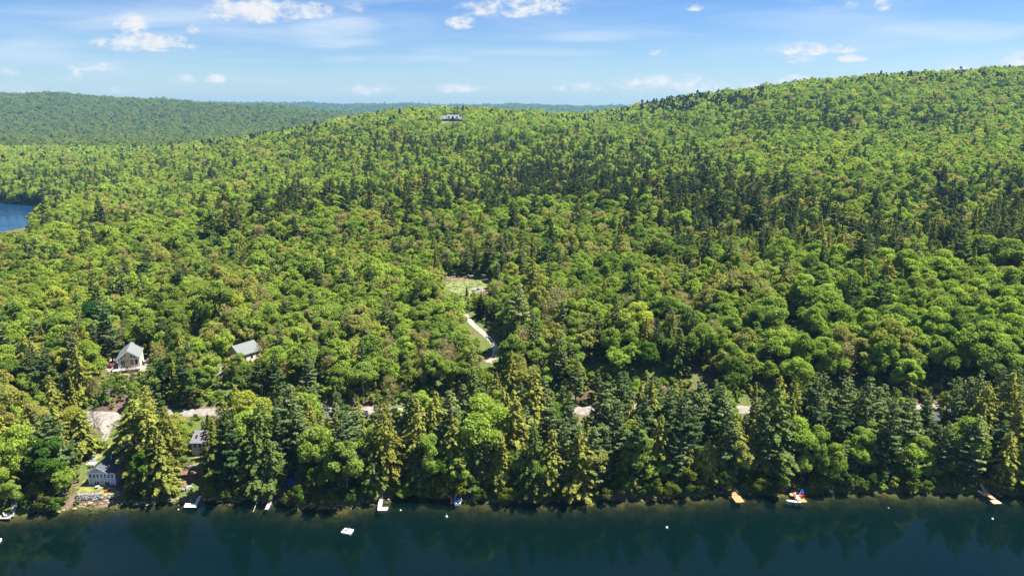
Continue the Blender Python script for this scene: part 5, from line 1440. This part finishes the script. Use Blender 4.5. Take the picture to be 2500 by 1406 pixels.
# ---------------------------------------------------------------- single trees: the nearest of each kind
NAMES = ['broadleaf_tree', 'white_pine', 'hemlock_tree', 'thin_tree']
WORD = ['hardwood', 'pine', 'hemlock', 'twiggy tree']
GROUP = ['leafy broadleaf trees on the wooded slope', 'white pines on the wooded slope', 'hemlocks along the shore and slope', 'half bare grey hardwoods on the slope']
CAP = [298, 296, 296, 110]
MARK = {'the slate blue cottage': COT, 'the cabin': CAB, 'the grey green roof': HS2, 'the skylight house': SML, 'the clearing': CLEAR,
        'the track bend': ground(1212, 855), 'the swim raft': at(848, 1295, 0), 'the white dock': at(465, 1232, 0), 'the plank dock': at(656, 1225, 0), 'the notched dock': at(930, 1235, 0),
        'the motorboat': at(1116, 1222, 0), 'the empty cedar dock': at(1800, 1215, 0), 'the crowded dock': at(1950, 1215, 0), 'the kayak dock': at(2425, 1218, 0),
        'the red canoes': ground(2283, 1130), 'the white covered boat': ground(2177, 1160), 'the dark car': ground(893, 1020), 'the hilltop house': HILL, 'the long steps': at(245, 1090, 5),
        'the utility poles': ground(285, 985), 'the blue tarpaulin': ground(705, 1178), 'the cut off dock': at(10, 1260, 0), 'the stone pile': ground(1168, 709), 'the track head': ground(1138, 770)}
MK = list(MARK.items())
USED = {}
def gap_word(d, words):
    for lim, w_ in words:
        if d < lim: return w_
    return words[-1][1]
def where(x, y, skip=0):
    d = np.array([math.hypot(x - p.x, (y - p.y) * .8) for _, p in MK])
    nm, p = MK[int(np.argsort(d)[skip])]
    dx, dy = x - p.x, y - p.y
    a, b = abs(dx), abs(dy)
    side = 'right' if dx > 0 else 'left'
    fb = 'behind' if dy > 0 else 'lakeward'
    far_ = gap_word(math.hypot(dx, dy), [(6, 'just'), (12, 'close'), (20, 'a little'), (32, 'some way'), (50, 'well'), (80, 'far'), (105, 'very far'), (135, 'a long way'), (1e9, 'a very long way')])
    if a < .28 * b: return '%s straight %s' % (far_, 'behind ' + nm if dy > 0 else 'lakeward of ' + nm)
    if b < .28 * a: return '%s %s of %s' % (far_, side, nm)
    if a > b * 1.4: return '%s %s and slightly %s of %s' % (far_, side, fb, nm)
    if b > a * 1.4: return '%s %s and slightly %s of %s' % (far_, fb, side, nm)
    return '%s %s and %s of %s' % (far_, fb, side, nm)
def describe(shape, tint, word, x, y, beside=None):
    tries = []
    for skip in (0, 1, 2, 3):
        wh_ = where(x, y, skip)
        tries += ['%s %s %s %s' % (shape, tint, word, wh_)]
    if beside:
        for b_ in beside:
            for skip in (0, 1, 2):
                tries += ['%s %s %s beside a %s, %s' % (shape, tint, word, b_, where(x, y, skip)), '%s %s between %s and %s, %s' % (tint, word, 'a ' + beside[0], 'a ' + b_, where(x, y, skip))]
    for skip in range(4, 16):
        tries += ['%s %s %s %s' % (shape, tint, word, where(x, y, skip))]
    ok_ = [re.sub(r'\s+', ' ', s_).strip() for s_ in tries]
    ok_ = [s_ for s_ in ok_ if len(s_.split()) <= 16] or [re.sub(r'\s+', ' ', '%s %s %s' % (tint, word, where(x, y))).strip()]
    for s_ in ok_:
        if s_ not in USED:
            USED[s_] = 1
            return s_
    USED[ok_[0]] += 1
    return ok_[0]
def plant(name, cat, v, x, y, z, s, rz, col, label, group, crown_col=True):
    tm, cm_, h, rad = v
    root = empty(name, (x, y, z), rz)
    root.scale = (s[0], s[0], s[1])
    tag(root, label, cat, group)
    a = link('trunk', tm, root)
    if cm_ is not None:
        c = link('crown', cm_, root)
        c['tint'] = [float(col[0]), float(col[1]), float(col[2]), 1.0]
    return root
# special trees that stand out in the photograph: kind, variant, crown top px, ground height source (base px) or distance, colour word, colour, height factor
def special(name, cat, vi, bx, by, hpx, tint, col, label, group=None, wide=1.0, Y=None):
    """a tree rooted at the ground seen (or hidden) at photo pixel bx, by, hpx pixels tall in the photo"""
    p = ground(bx, by) if Y is None else Vector((ratio(bx, by)[0] * Y, Y, Tz(ratio(bx, by)[0] * Y, Y)))
    _, y0, d = project(p.x, p.y, p.z)
    h = 1.0
    for _ in range(12):
        _, y1, _d = project(p.x, p.y, p.z + h)
        h *= hpx / max(1.0, (y0 - y1))
    v = NEAR[name][vi]
    s = h / v[2]
    plant(name, cat, v, p.x, p.y, p.z, (s * wide, s), random.uniform(0, 6.28), col, label, group)
    return p, h

YG_, BG_ = (.19, .21, .02), (.085, .17, .018)
specials = [
    ('broadleaf_tree', 'tree', 3, 362, 1212, 118, 'x', BG_, 'bright green young maple overhanging the water right of the slate blue cottage', 1.0),
    ('broadleaf_tree', 'tree', 4, 1078, 1205, 92, 'x', BG_, 'small bright green tree leaning over the blue motorboat', 1.0),
    ('broadleaf_tree', 'tree', 0, 1135, 1180, 118, 'x', (.10, .16, .018), 'bright yellow green tree rising behind the blue motorboat', .9),
    ('broadleaf_tree', 'tree', 4, 1205, 1190, 60, 'x', (.06, .13, .03), 'small mid green tree on the shaded bank right of the blue motorboat', 1.0),
    ('broadleaf_tree', 'tree', 3, 130, 1210, 150, 'x', (.07, .14, .02), 'broad bright green tree on the shore left of the slate blue cottage', 1.25),
    ('broadleaf_tree', 'tree', 1, 905, 1170, 60, 'x', (.07, .13, .02), 'small round green tree just left of the grey L shaped dock', .9),
    ('broadleaf_tree', 'tree', 3, 770, 1222, 85, 'x', (.08, .14, .018), 'bright green shoreline tree right of the blue tarpaulin', .8),
    ('broadleaf_tree', 'tree', 2, 1575, 905, 70, 'x', BG_, 'bright green round maple above the open brown forest floor', 1.15),
    ('broadleaf_tree', 'tree', 0, 1890, 535, 26, 'x', (.36, .30, .015), 'bright yellow tree on the far slope among dark pines', 1.0),
    ('broadleaf_tree', 'tree', 1, 2010, 905, 60, 'x', (.30, .30, .02), 'bright yellow green tree on the right slope below deep green maples', .8),
    ('broadleaf_tree', 'tree', 2, 372, 835, 48, 'x', (.24, .21, .018), 'yellow broadleaf tree behind the green roofed cabin', 1.2),
    ('leafy_shrub', 'shrub', 0, 352, 862, 24, 'x', (.33, .26, .015), 'bright yellow bush beside the back corner of the green roofed cabin', 1.3),
    ('broadleaf_tree', 'tree', 0, 2050, 800, 120, 'x', (.032, .075, .014), 'very broad deep green maple right of the open brown forest floor', 1.2),
    ('broadleaf_tree', 'tree', 0, 2445, 960, 100, 'x', (.035, .085, .012), 'large round deep green maple high on the right', 1.1),
    ('broadleaf_tree', 'tree', 1, 1395, 785, 62, 'x', (.045, .09, .02), 'dense mid green round tree alone among grey hardwoods', 1.3),
    ('broadleaf_tree', 'tree', 1, 1630, 690, 66, 'x', (.14, .18, .02), 'yellow green rounded tree below the dark pine stand', 1.1),
    ('broadleaf_tree', 'tree', 2, 240, 830, 90, 'x', (.03, .09, .018), 'broad deep green tree behind and left of the green roofed cabin', 1.2),
    ('hemlock_tree', 'tree', 0, 210, 895, 105, 'x', (.10, .10, .018), 'stout olive hemlock just left of the green roofed cabin', 1.2),
    ('hemlock_tree', 'tree', 0, 945, 1192, 215, 'x', (.185, .19, .035), 'tall yellow olive hemlock directly behind the grey L shaped dock', 1.05),
    ('hemlock_tree', 'tree', 2, 425, 1168, 180, 'x', (.185, .19, .035), 'tall yellow olive hemlock beside the pale grey roofed house', 1.0),
    ('hemlock_tree', 'tree', 1, 523, 1160, 150, 'x', (.12, .135, .03), 'olive hemlock hiding the right half of the pale grey roofed house', 1.1),
    ('white_pine', 'tree', 0, 575, 1205, 205, 'x', (.055, .095, .03), 'tall blue green pine with layered branches right of the white L shaped dock', 1.1),
    ('white_pine', 'tree', 1, 405, 975, 105, 'x', (.03, .06, .028), 'dark blue green pine on the slope right of the green roofed cabin', 1.0),
    ('white_pine', 'tree', 3, 640, 985, 110, 'x', (.075, .105, .03), 'light green pine in front of the grey green roof', 1.1),
    ('white_pine', 'tree', 0, 555, 620, 62, 'x', (.03, .055, .024), 'tall dark pine standing alone above the left hardwoods', 1.0),
    ('white_pine', 'tree', 2, 1582, 590, 72, 'x', (.028, .05, .024), 'tall dark pine standing alone on the middle slope', .9),
    ('white_pine', 'tree', 1, 243, 590, 46, 'x', (.03, .055, .024), 'dark pine alone above the hardwoods near the pond', 1.0),
    ('white_pine', 'tree', 0, 866, 530, 60, 'x', (.03, .052, .022), 'tall ragged dark pine in the middle of the left forest', .9),
    ('white_pine', 'tree', 3, 1047, 940, 72, 'x', (.028, .05, .024), 'dark pine standing between the track and the road', 1.0),
    ('dead_tree', 'tree', 0, 231, 1068, 78, 'x', BG_, 'bare grey dead tree beside the gravel parking area', 1.0),
    ('dead_tree', 'tree', 1, 245, 1066, 50, 'x', BG_, 'smaller bare grey snag right of the dead tree by the parking area', .9),
    ('dead_tree', 'tree', 1, 800, 1090, 110, 'x', BG_, 'bare grey dead conifer standing among the shore hemlocks', .8),
    ('dead_tree', 'tree', 0, 1712, 768, 60, 'x', BG_, 'bare pale grey dead hardwood on the middle right slope', 1.2),
    ('dead_tree', 'tree', 1, 158, 1085, 85, 'x', BG_, 'bare grey dying spruce left of the gravel parking area', .9),
    ('thin_tree', 'tree', 1, 322, 955, 88, 'x', (.16, .15, .08), 'slim half bare tree in front of the green roofed cabin', .6),
    ('thin_tree', 'tree', 0, 1140, 640, 44, 'x', (.075, .08, .045), 'dark half bare tree along the back edge of the clearing', 1.2),
    ('hemlock_tree', 'tree', 1, 1140, 722, 26, 'x', (.05, .09, .03), 'small young conifer at the front of the clearing', .9),
    ('hemlock_tree', 'tree', 3, 1175, 775, 60, 'x', (.04, .062, .02), 'dark broad conifer between the clearing and the track', 1.3),
    ('hemlock_tree', 'tree', 3, 1092, 775, 55, 'x', (.035, .065, .022), 'dark conifer left of the head of the track', 1.1),
    ('leafy_shrub', 'shrub', 1, 985, 1207, 24, 'x', (.13, .20, .02), 'low bright green bush on the bank right of the grey L shaped dock', 1.7),
    ('leafy_shrub', 'shrub', 0, 965, 1206, 20, 'x', (.12, .19, .02), 'low bright green bush nearest the grey L shaped dock', 1.5),
    ('leafy_shrub', 'shrub', 2, 1005, 1203, 18, 'x', (.11, .18, .022), 'low green bush at the end of the small bank right of the dock', 1.3),
    ('broadleaf_tree', 'tree', 3, 2080, 1196, 55, 'x', (.10, .13, .03), 'slim olive green shoreline tree left of the white covered boat', .8),
    ('leafy_shrub', 'shrub', 2, 1990, 1190, 30, 'x', (.10, .12, .035), 'rounded olive bush beside the dock with the chairs', 1.0),
    ('leafy_shrub', 'shrub', 1, 1918, 1192, 24, 'x', (.12, .13, .04), 'pale olive bush at the landing of the dock with the chairs', 1.2),
    ('broadleaf_tree', 'tree', 4, 1520, 1205, 60, 'x', (.06, .14, .02), 'bright green sapling on the dark shore right of the middle', .7),
]
SPX = []
for (nm, cat, vi, bx, by, hpx, _, col, lab, wide) in specials:
    p, h = special(nm, cat, vi, bx, by, hpx, '', col, lab, None, wide)
    SPX.append((p.x, p.y, NEAR[nm][vi][3] * wide * h / NEAR[nm][vi][2])); USED[lab] = 1
SPX = np.array(SPX)
near_sp = np.zeros(N_, bool)
for (x, y, r_) in SPX:
    near_sp |= (np.hypot(TX - x, TY - y) < max(1.5, r_ * .62))
# shrubs lining the water and the road, each its own
shr = []
for x in np.arange(-150, 165, 3.1):
    x = x + random.uniform(-1, 1); y = float(shore_y(x)) + random.uniform(.5, 2.6); shr.append((x, y))
for i in range(0, len(road_xy), 7):
    x, y = road_xy[i]
    if abs(x) < 175: shr.append((x + random.uniform(-1, 1), y + random.choice((-1, 1)) * random.uniform(3.2, 4.6)))
for i in range(0, len(track_xy), 4):
    x, y = track_xy[i]; shr.append((x + random.choice((-1, 1)) * random.uniform(2.6, 4.0), y + random.uniform(-1, 1)))
for k, (x, y) in enumerate(shr):
    v = NEAR['leafy_shrub'][k % 3]; s = random.uniform(.8, 1.6) if y < float(shore_y(x)) + 3 else random.uniform(.5, 1.0); z = Tz(x, y)
    ax, ay, ad = project(x, y, z + v[2] * s); bx, by, bd = project(x, y, z)
    rw = v[3] * s * FPX / bd
    if any(y < yd and ax + rw > x0 and ax - rw < x1 and ay < y1 and by > y0 for (x0, y0, x1, y1, yd) in OPEN): continue
    if any(math.hypot(x - dx_, y - dy_) < 2.6 for dx_, dy_ in ((at(a, b, .4).x, at(a, b, .4).y) for a, b in DOCK_ENDS)): continue
    tn, col = random.choice([('bright green', (.085, .15, .02)), ('olive green', (.10, .115, .03)), ('mid green', (.05, .10, .018)), ('yellow green', (.13, .16, .02))])
    plant('leafy_shrub', 'shrub', v, x, y, z, (s * random.uniform(.9, 1.3), s), random.uniform(0, 6.28), col, describe(['low', 'little', 'upright'][k % 3], tn, 'shrub', x, y), 'shrubs along the shore, road and track')
# nearest trees of each kind
taken = near_sp.copy()
inview = (np.abs(PX - 1250) < 1330)
for k in range(4):
    idx = np.where((kind == k) & inview & ~taken & (TY < 620))[0]
    order = idx[np.argsort(TY[idx] / (scl[idx] ** .8))][:CAP[k] - sum(1 for s_ in specials if s_[0] == NAMES[k])]
    vs_ = NEAR[NAMES[k]]
    for i in order:
        v = vs_[var[i] % len(vs_)]
        s = BASEH[k] * scl[i] / v[2] if k else scl[i] * 17.5 / v[2] * .5 + scl[i] * .5
        wide = random.choice((.84, .98, .98, 1.14)) if k != 3 else 1.0
        wx = 1.16 if (D[i] < 43 and k in (1, 2)) else 1.0
        hgt = BASEH[k] * scl[i]
        size = 'towering' if hgt > 26 else 'tall' if hgt > 20.5 else 'small' if hgt < 11 else 'short' if hgt < 14 else ''
        shape = (size + {.84: ' slender', 1.14: ' broad'}.get(wide, '')).strip()
        dn = np.hypot(TX - TX[i], TY - TY[i]); dn[i] = 1e9
        nb_ = [(TINT[kind[j]][tid[j]][0] + ' ' + WORD[kind[j]]) for j in np.argsort(dn)[:4]]
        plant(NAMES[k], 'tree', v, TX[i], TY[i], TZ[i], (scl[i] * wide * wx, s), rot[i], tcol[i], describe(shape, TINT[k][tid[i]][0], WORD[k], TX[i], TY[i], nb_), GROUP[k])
        taken[i] = True

# ---------------------------------------------------------------- the woods beyond: one mass per kind
LODMAX = {'thin': 1, 'shrub': 0}
def forest(name, sel, kname, lods, label):
    i = np.where(sel)[0]
    me = bpy.data.meshes.new(name)
    me.vertices.add(len(i))
    me.vertices.foreach_set('co', np.column_stack([TX[i], TY[i], TZ[i]]).astype(np.float32).ravel())
    lod = lods[i]
    pick = np.array([FAR[(kname, int(min(l, LODMAX.get(kname, 2))))][var[j] % len(FAR[(kname, int(min(l, LODMAX.get(kname, 2))))])][0] for l, j in zip(lod, i)], dtype=np.int32)
    for nm, ty, arr in (('pick', 'INT', pick), ('turn', 'FLOAT', rot[i].astype(np.float32)), ('size', 'FLOAT', (scl[i] * np.where(TY[i] > 4000, 2.1, np.where(TY[i] > 1750, 1.28, 1.0))).astype(np.float32))):
        a = me.attributes.new(nm, ty, 'POINT'); a.data.foreach_set('value', arr)
    a = me.attributes.new('tint', 'FLOAT_COLOR', 'POINT')
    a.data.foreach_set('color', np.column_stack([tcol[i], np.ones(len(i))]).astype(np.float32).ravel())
    o = link(name, me)
    ng = bpy.data.node_groups.new(name, 'GeometryNodeTree')
    ng.interface.new_socket('Geometry', in_out='INPUT', socket_type='NodeSocketGeometry')
    ng.interface.new_socket('Geometry', in_out='OUTPUT', socket_type='NodeSocketGeometry')
    t = NT(ng)
    gi = t.n('NodeGroupInput'); go = t.n('NodeGroupOutput')
    ci = t.n('GeometryNodeCollectionInfo'); ci.inputs['Collection'].default_value = LIB
    ci.inputs['Separate Children'].default_value = True; ci.inputs['Reset Children'].default_value = True
    ip = t.n('GeometryNodeInstanceOnPoints'); ip.inputs['Pick Instance'].default_value = True
    def attr(nm, ty):
        n = t.n('GeometryNodeInputNamedAttribute', data_type=ty); n.inputs['Name'].default_value = nm
        return n.outputs['Attribute']
    t.l(gi.outputs[0], ip.inputs['Points']); t.l(ci.outputs[0], ip.inputs['Instance'])
    t.l(attr('pick', 'INT'), ip.inputs['Instance Index'])
    cx = t.n('ShaderNodeCombineXYZ'); t.l(attr('turn', 'FLOAT'), cx.inputs[2]); t.l(cx.outputs[0], ip.inputs['Rotation'])
    t.l(attr('size', 'FLOAT'), ip.inputs['Scale'])
    t.l(ip.outputs[0], go.inputs[0])
    md = o.modifiers.new('woods', 'NODES'); md.node_group = ng
    tag(o, label, kind='stuff')
    return len(i)
lods = np.select([BAND <= 2, BAND <= 3], [0, 1], 2)
lods = np.where((BAND == 3) & (TY < 640), 0, lods); lods = np.where((BAND == 4) & (TY < 1250), 1, lods)
rest_ = ~taken
cnt = [forest('broadleaf_forest', rest_ & (kind == 0) & (TY < 1750), 'broadleaf', lods, 'dense green broadleaf woods covering the slopes'),
       forest('pine_forest', rest_ & (kind == 1) & (TY < 1750), 'pine', lods, 'dark pines standing in the broadleaf woods'),
       forest('hemlock_forest', rest_ & (kind == 2) & (TY < 1750), 'hemlock', lods, 'pointed hemlocks and firs standing in the broadleaf woods'),
       forest('thin_forest', rest_ & (kind == 3) & (TY < 1750), 'thin', lods, 'half bare grey hardwoods scattered through the woods'),
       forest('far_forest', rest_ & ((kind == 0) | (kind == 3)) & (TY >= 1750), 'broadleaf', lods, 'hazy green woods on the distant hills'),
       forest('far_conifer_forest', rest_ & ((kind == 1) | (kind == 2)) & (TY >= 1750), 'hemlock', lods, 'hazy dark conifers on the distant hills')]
# low brush on the open ground between the trees
bx = scatter(168, 430, 2.7)
ux_, uy_ = bx[:, 0], bx[:, 1]
bd_ = uy_ - shore_y(ux_)
TX, TY = ux_, uy_
m_ = (bd_ > 1.0) & ~near_line(road_xy, 3.2) & ~near_line(track_xy, 3.2) & (np.abs(ux_) < .8 * uy_) & (vnoise(ux_, uy_, 26, 21) + rng.normal(0, .25, len(ux_)) > -.5)
for (hx_, hy_, hr_, hz__) in PADS: m_ &= np.hypot(ux_ - hx_, uy_ - hy_) > hr_ * .95
for ob_ in [o for o in COL.objects if o.name.split('.')[0] in ('meadow', 'bank', 'stony_ground', 'gravel_drive', 'cottage_lawn', 'cabin_yard', 'house_drive', 'small_house_lawn', 'soil_bank', 'landing_soil', 'shore_path', 'track_apron', 'stone_wall', 'long_steps')]:
    if ob_.type != 'MESH': continue
    c_ = np.empty(len(ob_.data.vertices) * 3, np.float32); ob_.data.vertices.foreach_get('co', c_); c_ = c_.reshape(-1, 3)[::2]
    inb = m_ & (ux_ > c_[:, 0].min() - 1.5) & (ux_ < c_[:, 0].max() + 1.5) & (uy_ > c_[:, 1].min() - 1.5) & (uy_ < c_[:, 1].max() + 1.5)
    for k_ in np.where(inb)[0]:
        if np.hypot(c_[:, 0] - ux_[k_], c_[:, 1] - uy_[k_]).min() < 1.1: m_[k_] = False
ux_, uy_ = ux_[m_], uy_[m_]
TX, TY = ux_, uy_; TZ = T(TX, TY); N_ = len(TX)
kind = np.zeros(N_, int); scl = rng.uniform(.45, 1.15, N_)
BASEH = np.array([2.6]); BASER = np.array([1.8])
good = ~blocked(scl); scl = np.where(good, scl, scl * .5); good = ~blocked(scl)
TX, TY, TZ, scl = TX[good], TY[good], TZ[good], scl[good]; N_ = len(TX)
kind = np.zeros(N_, int); rot = rng.uniform(0, 6.28, N_); var = rng.integers(0, 1000, N_)
tcol = np.array([TINT[0][k_][1] for k_ in rng.choice(5, N_, p=[.25, .25, .2, .1, .2])]) * rng.uniform(.8, 1.2, (N_, 1))
cnt.append(forest('undergrowth', np.ones(N_, bool), 'shrub', np.zeros(N_, int), 'low green brush covering the open ground between the trees'))
print('TREES', N_, 'taken', int(taken.sum()), cnt)

# ---------------------------------------------------------------- air
hm = bpy.data.materials.new('haze'); hm.use_nodes = True
t = NT(hm.node_tree)
o = t.n('ShaderNodeOutputMaterial'); pv = t.n('ShaderNodeVolumePrincipled')
pv.inputs['Color'].default_value = (.22, .52, .85, 1); pv.inputs['Density'].default_value = HAZE; pv.inputs['Anisotropy'].default_value = .1
t.l(pv.outputs[0], o.inputs['Volume'])
hz = MB().box(-9500, 9500, -4200, 10400, -9, 262).build('haze', hm)
tag(hz, 'thin blue summer haze over the whole landscape', kind='stuff')
